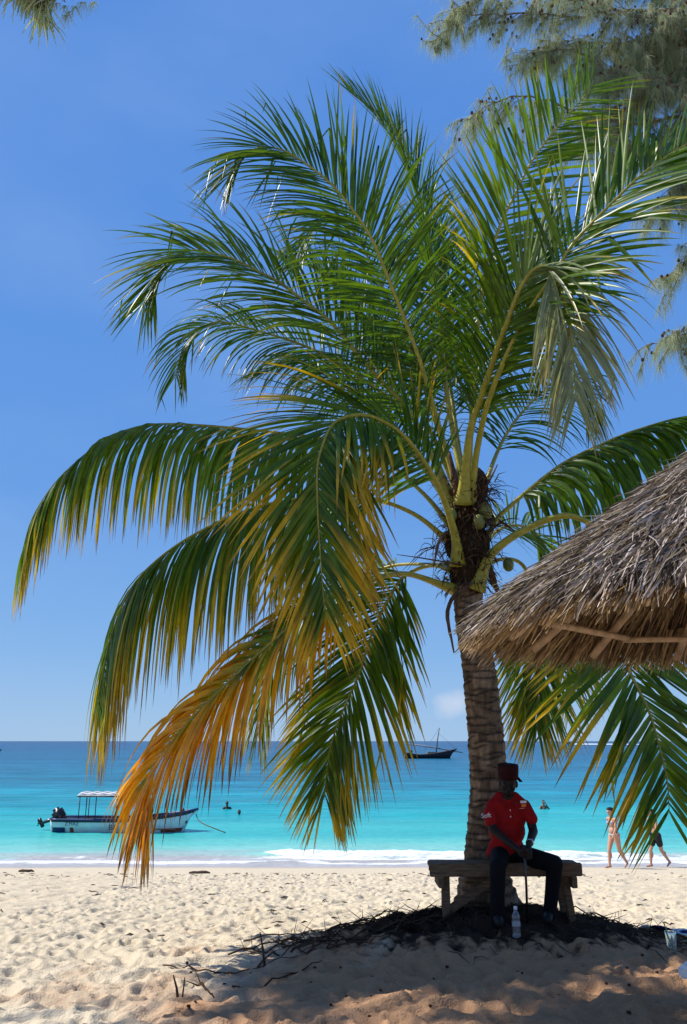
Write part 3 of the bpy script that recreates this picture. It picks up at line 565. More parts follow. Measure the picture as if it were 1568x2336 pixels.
# a second casuarina, left of the camera: its crown shades the near sand, one sprig hangs into view
c2_=thing('casuarina_tree',(-11.5,5.5,1.9),'casuarina whose needle tips hang in at the top left corner of the sky','tree')
limbs=[]
def shade_pt(x,y,t): 
    g0=Vector((x,y,2.0)); return g0+SUN*t
for i in range(46):
    x=rng.uniform(1.3,4.0); y=rng.uniform(4.6,6.1); 
    if x<1.8: y=min(y,5.4+(x-.9)*.9)
    if i<30 and rng.rand()<.55: continue
    if i>=30: x=rng.uniform(.7,2.7); y=rng.uniform(7.5,8.6)
    t_=rng.uniform(13.5,17.5); p=shade_pt(x,y,t_)+Vector((0,0,.5*(i>=30))); st=Vector((-11.2,5.6,rng.uniform(8,13))); mid=st.lerp(p,.5)+Vector((0,0,.5)); q=p+(p-mid).normalized()*.3
    limbs.append(([st,mid,p,q],.05,.8))
tip=S(150,12,6.3); limbs.append(([Vector((-11.2,5.6,13)),Vector((-6,5.8,12.8)),tip+Vector((-.9,0,1.0)),tip+Vector((-.15,0,.25)),tip],.02,.15))
tip2=S(90,-8,6.3); limbs.append(([Vector((-11.2,5.6,12.8)),Vector((-6,5.8,12.6)),tip2+Vector((-.9,0,.9)),tip2],.02,.15))
casuarina(c2_,[(-11.5,5.5,1.8),(-11.4,5.5,7),(-11.2,5.6,12),(-11,5.7,17)],.4,limbs,per=.9,nn_=14,width=.022,cones=False,tw=(.4,1.1),bias=(0,0,-.1),smin=.66)
# the sprigs that hang into view at the left corner
sg=[];sd_=[]
for (u,v_) in [(130,2),(150,8),(158,22),(172,10),(190,0),(215,0),(85,-12),(110,-8),(150,30)]:
    for i in range(26): sg.append(list(S(u+rng.normal(0,5),v_+4,6.3))); sd_.append([rng.normal(0,.35),rng.normal(0,.35),-1])
sg=np.array(sg); sd_=np.array(sd_); sd_/=np.linalg.norm(sd_,axis=1)[:,None]; V,F,C=needles(sg,sd_,rng.uniform(.08,.19,len(sg)),np.full(len(sg),.005),droop=.2)
np_mesh('hanging_sprig',V,F,M_need,C,parent=c2_)

#@@HUT
HC=Vector((2.42,4.32,0)); HR=1.73; HE=CAMZ+.615; HA=CAMZ+1.86
hut=thing('thatched_parasol',(HC.x,HC.y,gz(HC.x,HC.y)),'round grey palm thatch parasol roof on pole rafters, cut by the right edge','beach parasol')
M_th=mat('dry_thatch',rough=.85,spec=.2,attr=True,noise=(30,.25),transl=.12)
M_pole=mat('peeled_pole',(.48,.32,.20),rough=.75,spec=.2,noise=(12,.35),bump=.4,bscale=40,stretch=(1,1,1))
slope=(HA-HE)/HR
def cone_pt(r,th,off=0): 
    return np.stack([HC.x+r*np.cos(th),HC.y+r*np.sin(th),HA-slope*r+off],-1)
def strands(K,rmin,rmax,off,ln,w,jit,cols,lift=.04,drop=0.0,seg=3):
    r=np.sqrt(rng.uniform(rmin**2,rmax**2,K)); th=rng.uniform(0,2*np.pi,K); O=cone_pt(r,th,off+rng.uniform(-.02,.03,K))
    e=np.stack([np.cos(th),np.sin(th),np.full(K,-slope-drop)],-1); e/=np.linalg.norm(e,axis=1)[:,None]
    tg=np.stack([-np.sin(th),np.cos(th),np.zeros(K)],-1); nu=np.cross(e,tg); nu*=np.sign(nu[:,2:3]+1e-9)
    e=e+tg*rng.normal(0,jit,K)[:,None]+nu*rng.normal(lift,.06,K)[:,None]; e/=np.linalg.norm(e,axis=1)[:,None]
    L=rng.uniform(*ln,K); W_=rng.uniform(*w,K); a=rng.uniform(0,3.14,K); wv=np.cross(e,nu); wv/=np.linalg.norm(wv,axis=1)[:,None]; wv=wv*np.cos(a)[:,None]+nu*np.sin(a)[:,None]
    V=[]; pos=O
    bend=rng.normal(0,.12,(K,3)); 
    for k in range(seg):
        ww=W_*(1,.95,.45)[k]; V.append(np.stack([pos-wv*ww[:,None]/2,pos+wv*ww[:,None]/2],1)); pos=pos+e*(L/2)[:,None]; e=e+bend+np.array((0,0,-.10)); e/=np.linalg.norm(e,axis=1)[:,None]
    V=np.stack(V,1); idx=np.arange(K*seg*2).reshape(K,seg,2); F=np.stack([idx[:,:-1,0],idx[:,:-1,1],idx[:,1:,1],idx[:,1:,0]],-1).reshape(-1,4)
    c=np.array(cols)[rng.randint(0,len(cols),K)]*rng.uniform(.7,1.25,K)[:,None]
    return V.reshape(-1,3),F,np.repeat(c,seg*2,0)
TC=[(.20,.15,.125),(.11,.083,.068),(.38,.315,.27),(.055,.041,.034),(.26,.195,.16),(.55,.47,.42)]
def merge(parts):
    V=[];F=[];C=[];o=0
    for v,f,c in parts: V.append(v);F.append(f+o);C.append(c);o+=len(v)
    return np.concatenate(V),np.concatenate(F),np.concatenate(C)
core=MB()
nn2=72
for lay,(o1,rr) in enumerate([(-.05,1.60),(-.11,1.52)]):
    vs=[Vector((HC.x,HC.y,HA+o1))]+[Vector((HC.x+rr*math.cos(2*math.pi*k/nn2),HC.y+rr*math.sin(2*math.pi*k/nn2),HA-slope*rr+o1)) for k in range(nn2)]
    core.add(vs,[(0,1+k,1+(k+1)%nn2) for k in range(nn2)],col=(.07,.05,.038))
roof=core.build('thatch_roof',M_th,hut)
V,F,C=merge([strands(30000,.02,1.60,0,(.12,.30),(.004,.011),.22,TC),strands(3500,.1,1.60,.02,(.1,.3),(.003,.006),.9,TC,lift=.15)])
np_mesh('thatch_straw',V,F,M_th,C,parent=roof)
UC=[(.30,.19,.10),(.20,.125,.07),(.40,.27,.155),(.13,.08,.045)]
V,F,C=merge([strands(5200,1.40,1.62,-.06,(.16,.27),(.006,.014),.10,UC,lift=-.02,drop=.15),strands(4500,1.45,1.62,-.03,(.16,.28),(.006,.012),.16,TC,lift=0,drop=.15),strands(5000,.3,1.42,-.13,(.3,.45),(.008,.016),.06,UC,lift=-.03)])
np_mesh('eave_fringe',V,F,M_th,C,parent=roof)
for k in range(14):
    th=2*math.pi*k/14+.25; c,s_=math.cos(th),math.sin(th)
    q=[Vector((HC.x+r*c,HC.y+r*s_,HA-slope*r-.215)) for r in (.12,.6,1.1,1.50)]
    MB().tube(q,[.022,.024,.026,.027],10,jit=.06).build('rafter',M_pole,hut,smooth=True)
for rr,o_ in ((1.30,-.262),(.7,-.26)):
    for k in range(7):
        a1=2*math.pi*k/7+.1; a2=2*math.pi*(k+1)/7+.16
        q=[Vector((HC.x+rr*1.03*math.cos(a),HC.y+rr*1.03*math.sin(a),HA-slope*rr+o_+.006*k)) for a in (a1,a2)]
        q=[q[0].lerp(q[1],i/4) for i in range(5)]
        MB().tube(q,.021,9,jit=.06).build('ring_pole',M_pole,hut,smooth=True)
MB().tube([(HC.x,HC.y,gz(HC.x,HC.y)-.2),(HC.x+.01,HC.y,3.4),(HC.x,HC.y,HA-.08)],[.085,.08,.07],14,jit=.04).build('post',M_pole,hut,smooth=True)

#@@BENCH
M_wood=mat('weathered_timber',(.17,.105,.062),rough=.85,spec=.2,noise=(9,.5),bump=.7,bscale=14,stretch=(1,6,6))
bx0=S(980,1960,7.95).x; bx1=S(1326,1960,7.95).x; BT=2.665
bench=thing('wooden_bench',((bx0+bx1)/2,8.08,gz((bx0+bx1)/2,8.08)),'rough dark timber bench under the palm with a diagonal brace','bench')
MB().box(((bx0+bx1)/2,8.10,BT-.02),(bx1-bx0-.01,.24,.04),bev=.006).build('seat_plank',M_wood,bench)
MB().beam((bx0,7.955,BT-.050),(bx1,7.955,BT-.044),.05,.112,bev=.008).build('front_rail',M_wood,bench)
MB().beam((bx0+.02,8.245,BT-.052),(bx1-.02,8.245,BT-.052),.045,.10,bev=.008).build('back_rail',M_wood,bench)
xl=S(1018,2000,7.98).x; 
def leg(x0,y0,x1,y1,w=.07,d=.06): MB().beam((x0,y0,BT-.04),(x1,y1,gz(x1,y1)-.06),w,d,up=(0,1,0),bev=.006).build('leg',M_wood,bench)
leg(xl,8.02,xl-.003,8.02); leg(xl+.02,8.19,xl+.01,8.22)
xr=S(1290,2000,7.98).x; leg(xr-.005,8.02,S(1309,2100,8.0).x,8.02,.065); leg(xr-.03,8.19,xr+.04,8.22,.06)
MB().beam((xl-.05,7.93,BT-.15),(xl-.05,8.28,BT-.15),.05,.10,bev=.005).build('cross_bearer',M_wood,bench)
MB().beam((xr+.07,7.93,BT-.15),(xr+.07,8.28,BT-.15),.05,.10,bev=.005).build('cross_bearer',M_wood,bench)
MB().beam(S(1020,2080,8.05),S(1138,1996,8.09),.035,.075,bev=.005).build('brace',M_wood,bench)

#@@MAN
M_skin=mat('dark_skin',(.020,.011,.008),rough=.6,spec=.25,noise=(30,.15))
M_red=mat('red_cotton',(.32,.006,.006),rough=.8,spec=.2,noise=(14,.18),bump=.5,bscale=14)
M_blk=mat('black_cotton',(.006,.006,.007),rough=.85,spec=.15,bump=.4,bscale=12)
M_hat=mat('maroon_felt',(.032,.006,.007),rough=.9,spec=.15,noise=(20,.3))
M_wht=mat('white_print',(.75,.73,.70),rough=.6); M_or=mat('orange_print',(.8,.22,.03),rough=.6)
hip=S(1158,1950,8.1)
man=thing('person',(hip.x,hip.y,gz(hip.x,7.7)),'man seated on the bench in red polo shirt, black trousers and dark flat topped cap','person')
A=lambda u,v,Y:S(u,v,Y)
hd=A(1160,1786,8.0); nk=A(1157,1822,8.05)
shL,shR=A(1126,1836,8.05),A(1196,1838,8.05); elL,elR=A(1126,1893,7.95),A(1217,1896,7.97); wrL,wrR=A(1181,1938,7.70),A(1206,1931,7.70)
hpL,hpR=A(1141,1948,8.1),A(1180,1948,8.1); knL,knR=A(1136,1978,7.66),A(1266,1970,7.78); anL,anR=A(1136,2104,7.68),A(1254,2088,7.86)
tilt=Matrix.Rotation(R(14),3,'X')@Matrix.Rotation(R(-10),3,'Z')
def hp(x,y,z): return hd+tilt@Vector((x,y,z))
sh=[(hd,(.074,.092,.105),tilt),(hp(0,-.020,-.052),(.058,.068,.062),tilt),(hp(0,-.046,-.086),(.028,.026,.022),tilt),
 (hp(0,-.098,-.022),(.013,.016,.028),tilt),(hp(0,-.106,-.036),(.021,.014,.012),tilt),(hp(0,-.090,-.066),(.028,.012,.008),tilt),(hp(0,-.088,-.078),(.024,.012,.007),tilt),
 (hp(-.030,-.080,.012),(.024,.014,.009),tilt),(hp(.030,-.080,.012),(.024,.014,.009),tilt),(hp(-.030,-.080,-.008),(.015,.010,.009),tilt),(hp(.030,-.080,-.008),(.015,.010,.009),tilt),
 (hp(-.042,-.060,-.034),(.022,.02,.018),tilt),(hp(.042,-.060,-.034),(.022,.02,.018),tilt),
 (hp(-.078,.0,-.010),(.012,.022,.034),tilt),(hp(.078,.0,-.010),(.012,.022,.034),tilt),
 (hp(0,.03,-.06),.055,nk,.058),(nk,.058,A(1158,1850,8.1),.07),(shL,.05,shR,.05),(A(1158,1862,8.1),(.15,.095,.16)),(A(1158,1925,8.12),(.135,.095,.14)),
 (shL,.046,A(1119,1862,8.0),.046),(A(1119,1862,8.0),.046,elL,.041),(elL,.042,wrL,.028),(shR,.046,A(1209,1864,8.0),.046),(A(1209,1864,8.0),.046,elR,.041),(elR,.043,wrR,.028),(A(1160,1948,8.12),(.15,.10,.08)),
 (hpL,.075,knL,.05),(knL,.05,anL,.036),(hpR,.075,knR,.05),(knR,.05,anR,.036)]
# hands, closed round the top of the stick: palms, four bent fingers and a thumb each
def hand(wr,palm_c,side):
    out=[(wr,.027,palm_c,.033)]
    for k in range(4):
        z=.024-.017*k; r=.0095-.0008*k
        a=palm_c+Vector((side*.026,-.020,z)); b=a+Vector((-side*.012-.001*k,-.030+.003*k,-.004)); c=b+Vector((-side*.030,-.006,-.004)); d=c+Vector((-side*.014,.018,-.002))
        out+=[(a,r+.001,b,r),(b,r,c,r*.95),(c,r*.95,d,r*.8)]
    th0=palm_c+Vector((-side*.006,-.02,.03)); th1=th0+Vector((-side*.014,-.030,.014)); th2=th1+Vector((-side*.012,-.018,-.006))
    return out+[(th0,.013,th1,.011),(th1,.011,th2,.009)]
stick_top=A(1196,1928,7.655); stick_bot=A(1204,2112,7.78); stick_bot.z=gz(stick_bot.x,stick_bot.y)+.0
pcL=A(1189,1943,7.69); pcR=A(1205,1949,7.69)
sh+=hand(wrL,pcL,-1)+hand(wrR,pcR,1)
blob('body',sh,M_skin,man,voxel=.0055,it=3)
sr=[(A(1124,1836,8.05),.056,A(1117,1857,8.0),.058),(A(1117,1857,8.0),.058,A(1121,1874,7.98),.060),(A(1198,1838,8.05),.055,A(1208,1858,8.0),.056),(A(1208,1858,8.0),.056,A(1213,1868,7.98),.058),
 (shL,.058,shR,.058),(A(1140,1818,8.07),.05,shL,.05),(A(1174,1818,8.07),.05,shR,.05),(A(1159,1862,8.08),(.178,.115,.165)),(A(1157,1895,8.09),(.175,.118,.15)),(A(1155,1930,8.1),(.168,.122,.10)),(A(1140,1945,8.08),(.13,.12,.07)),(A(1157,1826,8.07),(.11,.078,.05))]
shirt=blob('polo_shirt',sr,M_red,man,voxel=.008,it=4)
# collar, placket, badge, lettering
cl_=MB()
for s_ in(-1,1):
    a=nk+Vector((s_*.066,.035,.012)); b_=nk+Vector((s_*.058,-.045,-.012)); c=nk+Vector((s_*.012,-.092,-.052)); d_=nk+Vector((s_*.062,-.105,-.062)); e_=nk+Vector((s_*.098,-.045,-.036)); f_=nk+Vector((s_*.095,.04,-.012))
    n_=Vector((0,-.006,.004)); q=[a,b_,c,d_,e_,f_]; cl_.add(q+[p+n_ for p in q],[(0,1,4,5),(1,2,3,4),(6,11,10,7),(7,10,9,8),(0,5,11,6),(5,4,10,11),(4,3,9,10),(3,2,8,9),(2,1,7,8),(1,0,6,7)])
cl_.build('collar',M_red,shirt)
fy=A(1158,1858,8.08).y-.122
MB().beam((nk.x+.004,fy+.012,nk.z-.07),(nk.x+.006,fy-.004,nk.z-.19),.03,.006,up=(0,-1,0)).build('placket',M_red,shirt)
bt=MB(); bt.ball((nk.x+.006,fy-.002,nk.z-.095),(.006,.003,.006),n=8); bt.ball((nk.x+.006,fy-.008,nk.z-.15),(.006,.003,.006),n=8); bt.build('button',M_wht,shirt)
bc=A(1196,1830,fy); bc=Vector((bc.x,fy+.030,A(1196,1830,7.95).z))
rb=Matrix.Rotation(R(14),3,'Z')@Matrix.Rotation(R(-4),3,'X')
MB().box(bc,(.062,.006,.022),rot=rb,bev=.001).build('name_badge',M_wht,shirt)
MB().box(bc+Vector((.001,-.003,-.032)),(.050,.006,.026),rot=rb,bev=.004).build('chest_emblem',M_or,shirt)
em=MB()
for k in range(9): em.box(bc+Vector((-.036+.009*k,-.008+.002*k,-.058+.002*(k%2))),(.006,.004,.004))
em.build('emblem_caption',M_wht,shirt)
lp=A(1110,1861,7.93); lettering('Soft',.058,(lp.x,7.942,lp.z),(R(84),R(-8),R(-24)),M_wht,'sleeve_lettering',shirt)
for (sc,nm) in ((1,'t'),):
    tr_=[(A(1142,1948,8.1),.098,A(1136,1977,7.68),.072),(A(1136,1977,7.68),.072,A(1135,2050,7.66),.064),(A(1135,2050,7.66),.064,A(1136,2106,7.67),.060),
     (A(1178,1948,8.1),.098,A(1266,1970,7.79),.074),(A(1266,1970,7.79),.074,A(1260,2030,7.83),.064),(A(1260,2030,7.83),.064,A(1254,2088,7.86),.058),(A(1158,1950,8.12),(.165,.125,.085))]
    blob('trousers',tr_,M_blk,man,voxel=.009,it=4)
M_shoe=mat('black_leather',(.008,.008,.009),rough=.65,spec=.3)
def shoe(an,dx,dy):
    g0=gz(an.x,an.y); a=Vector((an.x,an.y+.03,g0+.04)); b_=Vector((an.x+dx,an.y+dy,g0+.035))
    blob('shoe',[(a,.042,a.lerp(b_,.6),.042),(a.lerp(b_,.6),.040,b_,.034),(a,.04,a+Vector((0,.0,.05)),.042)],M_shoe,man,voxel=.008,it=3)
shoe(anL,-.02,-.20); shoe(anR,-.06,-.18)
# cap: stiff flat topped pillbox with a small peak tab at the back
hc=hp(0,.01,.045); prof=[(.0,.122),(.100,.124),(.106,.117),(.105,.08),(.101,.02),(.099,-.012),(.092,-.012)]
cb=MB(); cb.lathe((0,0,0),prof,28); cb.v=[tuple(hc+(Matrix.Rotation(R(6),3,'X')@Vector((q[0]*.93,q[1]*1.05,q[2]*.98)))) for q in cb.v]
cap=cb.build('cap',M_hat,man,smooth=True)
MB().beam(hp(.080,.02,.055),hp(.118,.03,.008),.05,.008).build('cap_tab',M_hat,cap)
# watch
wc=wrR.lerp(elR,.22); MB().tube([wc,wc+(elR-wrR).normalized()*.02],.036,14).build('wristwatch',mat('steel',(.5,.5,.5),rough=.25,metal=1),man,smooth=True)
stk=MB(); stk.tube([stick_top,stick_top.lerp(stick_bot,.5)+Vector((.004,0,0)),stick_bot],[.012,.011,.010],10); 
tag(stk.build('walking_stick',mat('dark_cane',(.03,.02,.016),rough=.25,spec=.6),base=stick_bot,smooth=True),'slim dark cane upright between the knees and hands of the seated man','walking stick')

#@@SMALL
M_pet=mat('clear_plastic',(.93,.95,.97),rough=.06,spec=.5,trans=.9)
bb=S(1180,2146,7.45); bb.z=gz(bb.x,bb.y)
bot=thing('water_bottle',bb,"clear plastic water bottle standing on the sand at the seated man's feet",'bottle')
pr=[(.0,.0),(.028,.0),(.033,.006),(.034,.02)]
for k in range(7): z=.03+k*.016; pr+=[(.034,z),(.0315,z+.008)]
pr+=[(.034,.148),(.033,.16),(.024,.185),(.014,.203),(.013,.215)]
MB().lathe(bb,pr,20).build('bottle_body',M_pet,bot,smooth=True)
MB().lathe(bb,[(0,.236),(.014,.236),(.0165,.232),(.0165,.212),(.013,.210)],16).build('bottle_cap',mat('white_cap',(.75,.75,.76),rough=.4),bot,smooth=True)
MB().lathe(bb,[(.0345,.085),(.0350,.09),(.0350,.118),(.0345,.122)],20).build('label_band',mat('pale_film',(.6,.62,.64),rough=.3,trans=.5),bot,smooth=True)
cc=S(1532,2150,7.6); cc.z=gz(cc.x,cc.y)
cup=thing('plastic_cup',cc,'clear ribbed plastic cup with a green straw beside the striped towel','cup')
pr=[(0,.002),(.034,.0)]+[(.034+.014*k/10+(.0012 if k%2 else 0),.002+.15*k/10) for k in range(11)]+[(.050,.155),(.047,.153)]
MB().lathe(cc,pr,24).build('cup_wall',mat('cup_plastic',(.9,.93,.9),rough=.15,trans=.8),cup,smooth=True)
MB().lathe(cc,[(0,.006),(.033,.006),(.036,.03),(0,.032)],20).build('melted_drink',mat('lime_drink',(.35,.42,.12),rough=.2,trans=.3),cup,smooth=True)
MB().tube([cc+Vector((.014,0,.01)),cc+Vector((-.03,.0,.16)),cc+Vector((-.05,.0,.225))],.0055,8).build('straw',mat('green_straw',(.12,.30,.05),rough=.4),cup,smooth=True)
# towel
tl=S(1478,2140,8.6); n=46; TV=[];
for j in range(22):
    for i in range(n):
        x=tl.x+.035*i; y=8.25+.03*j; z=gz(x,y)*.35+float(base_z(np.array(x),np.array(y)))*.65+.045+.035*vn(np.array(x*7.),np.array(y*7.),31)+.02*math.sin(x*14+y*5)
        TV.append((x,y,float(z)))
tw=MB(); tw.add(TV,[(j*n+i,j*n+i+1,(j+1)*n+i+1,(j+1)*n+i) for j in range(21) for i in range(n-1)])
tw.c=[((.012,.016,.12) if ((i//4+j//9)%2==0) else (.75,.75,.76)) for j in range(22) for i in range(n)]
to=tw.build('beach_towel',mat('towel',rough=.95,spec=.05,attr=True,bump=.4,bscale=80),base=(tl.x,8.5,gz(tl.x,8.5)),smooth=True)
so_=to.modifiers.new('thickness','SOLIDIFY'); so_.thickness=.012
tag(to,'crumpled navy and white striped towel behind the mound at the right edge','towel')
# sun lounger, only a corner in view
lc=S(1546,2222,5.75); lc.z=gz(lc.x+.5,5.5)
lg=thing('sun_lounger',(lc.x+.3,5.4,lc.z),'white plastic sun lounger with cream pad, one corner at the lower right edge','sun lounger')
M_pl=mat('white_plastic',(.78,.79,.80),rough=.35,spec=.5,noise=(6,.05)); zt=S(1546,2212,5.75).z; dirv=Vector((.75,-.66,0)).normalized(); prp=Vector((.66,.75,0)).normalized(); c0=Vector((lc.x,5.72,zt))
fr1=MB(); fr1.beam(c0,c0+dirv*1.9,.05,.075,bev=.015); fr1.beam(c0+prp*.6,c0+prp*.6+dirv*1.9,.05,.075,bev=.015); fr1.beam(c0+prp*.04+dirv*.02,c0+prp*.56+dirv*.02,.05,.071,bev=.015)
fr1.build('frame',M_pl,lg)
MB().box(c0+dirv*.98+prp*.3+Vector((0,0,.02)),(1.8,.53,.05),rot=Matrix((dirv,prp,Vector((0,0,1)))).transposed(),bev=.015).build('pad',mat('cream_pad',(.62,.55,.42),rough=.9,noise=(10,.1)),lg)
for a in(.5,1.7):
    for q in(.02,.58):
        p=c0+dirv*a+prp*q; MB().beam(p+Vector((0,0,-.03)),Vector((p.x,p.y,gz(p.x,p.y)-.02)),.05,.05,up=(0,1,0),bev=.008).build('leg',M_pl,lg)
# twigs, dead stems and cones on the sand
M_tw=mat('dead_twig',(.085,.05,.032),rough=.9,spec=.1,noise=(20,.4))
def twig(us,r,label,group=None,lift=.012):
    pts=[]
    for (u,v_,Y) in us:
        p=S(u,v_,Y); pts.append(Vector((p.x,p.y,gz(p.x,p.y)+lift)))
    Q,_=spline(pts,16); Q[:,2]=[gz(q[0],q[1])+lift*rng.uniform(.6,1.8) for q in Q]
    mb=MB(); mb.tube([Vector(q) for q in Q],list(np.linspace(r,r*.4,16)),6,jit=.3)
    for k in range(rng.randint(2,5)):
        i=rng.randint(3,14); p=Vector(Q[i]); d=Vector((rng.normal(0,.6),rng.normal(0,.6),rng.uniform(.05,.5))).normalized()*rng.uniform(.06,.2); mb.tube([p,p+d*.5,p+d+Vector((0,0,-.01))],[r*.5,r*.4,r*.2],4)
    return tag(mb.build('twig',M_tw,base=pts[0],smooth=True),label,'twig',group)
def yg(v,z=1.9): return (CAMZ-z)/math.tan(math.atan((v-1168)/1834.)-PITCH)
twig([(372,2205,yg(2205)),(450,2215,yg(2215)),(560,2217,yg(2217,1.92)),(680,2208,7.7)],.008,'long thin dead stem lying across the edge of the shade, left of the mound')
twig([(530,2254,yg(2254,1.97)),(600,2250,6.9),(680,2235,7.1),(735,2220,7.3)],.010,'straight bare stick on the brown sand in front of the mound, pointing right')
twig([(452,2252,yg(2252)),(470,2262,6.75),(488,2274,6.6)],.012,'short thick dark twig on the sunlit sand at the lower left')
for (u,v_,h,lab) in [(408,2290,.17,'pair of short dead stems stuck upright in the lower left sand'),(605,2215,.26,'single dead stem stuck upright at the left end of the shadow patch')]:
    Y=yg(v_,1.93); p=S(u,v_,Y); z=gz(p.x,p.y); mb=MB(); mb.tube([Vector((p.x,p.y,z-.03)),Vector((p.x-.02,p.y,z+h*.5)),Vector((p.x-.05,p.y,z+h))],[.012,.009,.005],6)
    if 'pair' in lab: mb.tube([Vector((p.x+.02,p.y,z-.03)),Vector((p.x+.035,p.y,z+h*.9))],[.008,.004],6)
    tag(mb.build('stem',M_tw,base=(p.x,p.y,z),smooth=True),lab,'stem')
for i in range(46):
    if i<30: x=rng.uniform(-.7,.9); y=8.35-.35*(x<.2)+rng.normal(0,.25); a=rng.normal(.1,.35)
    else: x=rng.uniform(1.9,3.3); y=rng.normal(8.3,.22); a=rng.normal(-.1,.3)
    l=rng.uniform(.35,1.1); pts=[]; 
    for k in range(4): px=x+math.cos(a)*l*(k/3-.5); py=y+math.sin(a)*l*(k/3-.5)+rng.normal(0,.03); pts.append(Vector((px,py,0)))
    Q,_=spline(pts,12); Q[:,2]=[gz(q[0],q[1])+.012+.05*math.sin(3.14*k/11)*rng.uniform(0,1) for k,q in enumerate(Q)]
    mb=MB(); mb.tube([Vector(q) for q in Q],list(np.linspace(.009,.003,12)),5,jit=.3)
    for k in range(4):
        p=Vector(Q[rng.randint(2,11)]); d=Vector((rng.normal(0,.7),rng.normal(0,.5),rng.uniform(0,.5))).normalized()*rng.uniform(.05,.22); mb.tube([p,p+d*.5,p+d],[.004,.003,.0015],4)
    tag(mb.build('twig',M_tw,base=Q[0],smooth=True),('thin dark dead twig on the left flank of the mound, left of the bench' if i<30 else 'thin dark dead twig on the right flank of the mound, right of the bench'),'twig','dead twigs left of the bench' if i<30 else 'dead twigs right of the bench')
# mat of root fibre round the trunk foot
rt=MB()
for i in range(1500):
    x=1.45+rng.normal(0,.75); y=8.25+rng.normal(0,.33); th=math.atan2(y-8.5,x-1.42)+rng.normal(0,.7); l=rng.uniform(.08,.4); k=rng.uniform(.5,1.7)
    p=[Vector((x+math.cos(th)*l*q,y+math.sin(th)*l*q*.7,0)) for q in(0,.5,1)]
    zz=sand_z(np.array([a.x for a in p]),np.array([a.y for a in p])); 
    for q_,a in enumerate(p): a.z=float(zz[q_])+.008+(.03*rng.rand() if q_==1 else 0)
    w=Vector((-math.sin(th),math.cos(th),.5))*rng.uniform(.002,.005)
    rt.add([p[0]-w,p[0]+w,p[1]+w,p[1]-w,p[2]+w*.3,p[2]-w*.3],[(0,1,2,3),(3,2,4,5)],col=(.05*k,.032*k,.021*k))
tag(rt.build('root_litter',mat('root_fibre',rough=.95,spec=.1,attr=True)),'dark mat of palm roots and needle litter on the mound under the bench','litter',kind='stuff')
# fallen cones, flotsam
proto=None
cn=MB(); cn.ball((0,0,.010),(.012,.011,.011),n=8)
for k in range(10): a=k*2.4; cn.ball((.010*math.cos(a),.010*math.sin(a),.006+.001*k),.0045,n=6)
for i in range(34):
    v_=rng.uniform(2170,2330); u=rng.uniform(420,1540); Y=yg(v_,2.0); p=S(u,v_,Y); z=gz(p.x,p.y)
    if proto is None: o=cn.build('fallen_cone',M_cone,smooth=True); proto=o
    else: o=proto.copy(); scene.collection.objects.link(o)
    o.location=(p.x,p.y,z); s_=rng.uniform(.6,1.1); o.scale=(s_,s_,s_); tag(o,'small dark casuarina cone fallen on the shaded foreground sand','cone','fallen casuarina cones on the near sand')
M_weed=mat('dry_weed',(.09,.065,.045),rough=.9,spec=.1)
wd=MB()
for i in range(420):
    y=rng.choice([rng.uniform(9.5,23),rng.normal(21.5,.35)]); x=rng.uniform(-.44,.44)*y; z=gz(x,y); l=rng.uniform(.02,.10); a=rng.normal(0,.5)
    wd.tube([Vector((x-math.cos(a)*l,y-math.sin(a)*l,z+.004)),Vector((x,y,z+.016)),Vector((x+math.cos(a)*l,y+math.sin(a)*l,z+.004))],[.004,.011,.004],5)
tag(wd.build('dry_seaweed',M_weed,smooth=True),'scattered brown scraps of dry seaweed over the sunlit beach','seaweed',kind='stuff')
for (u,v_,l,lab) in [(60,1992,.42,'dark driftwood piece lying on smooth sand at the far left'),(455,2001,.55,'low clump of brown weed on the beach near the orange frond tip')]:
    p=S(u,v_,yg(v_,.35)); z=gz(p.x,p.y); pts=[Vector((p.x+l*(k/5-.5),p.y+.03*math.sin(k*2),z+.02)) for k in range(6)]
    tag(MB().tube(pts,[.02,.045,.05,.045,.05,.015],7,jit=.5).build('driftwood' if 'drift' in lab else 'weed_clump',M_weed,base=(p.x,p.y,z),smooth=True),lab,'driftwood' if 'drift' in lab else 'seaweed')

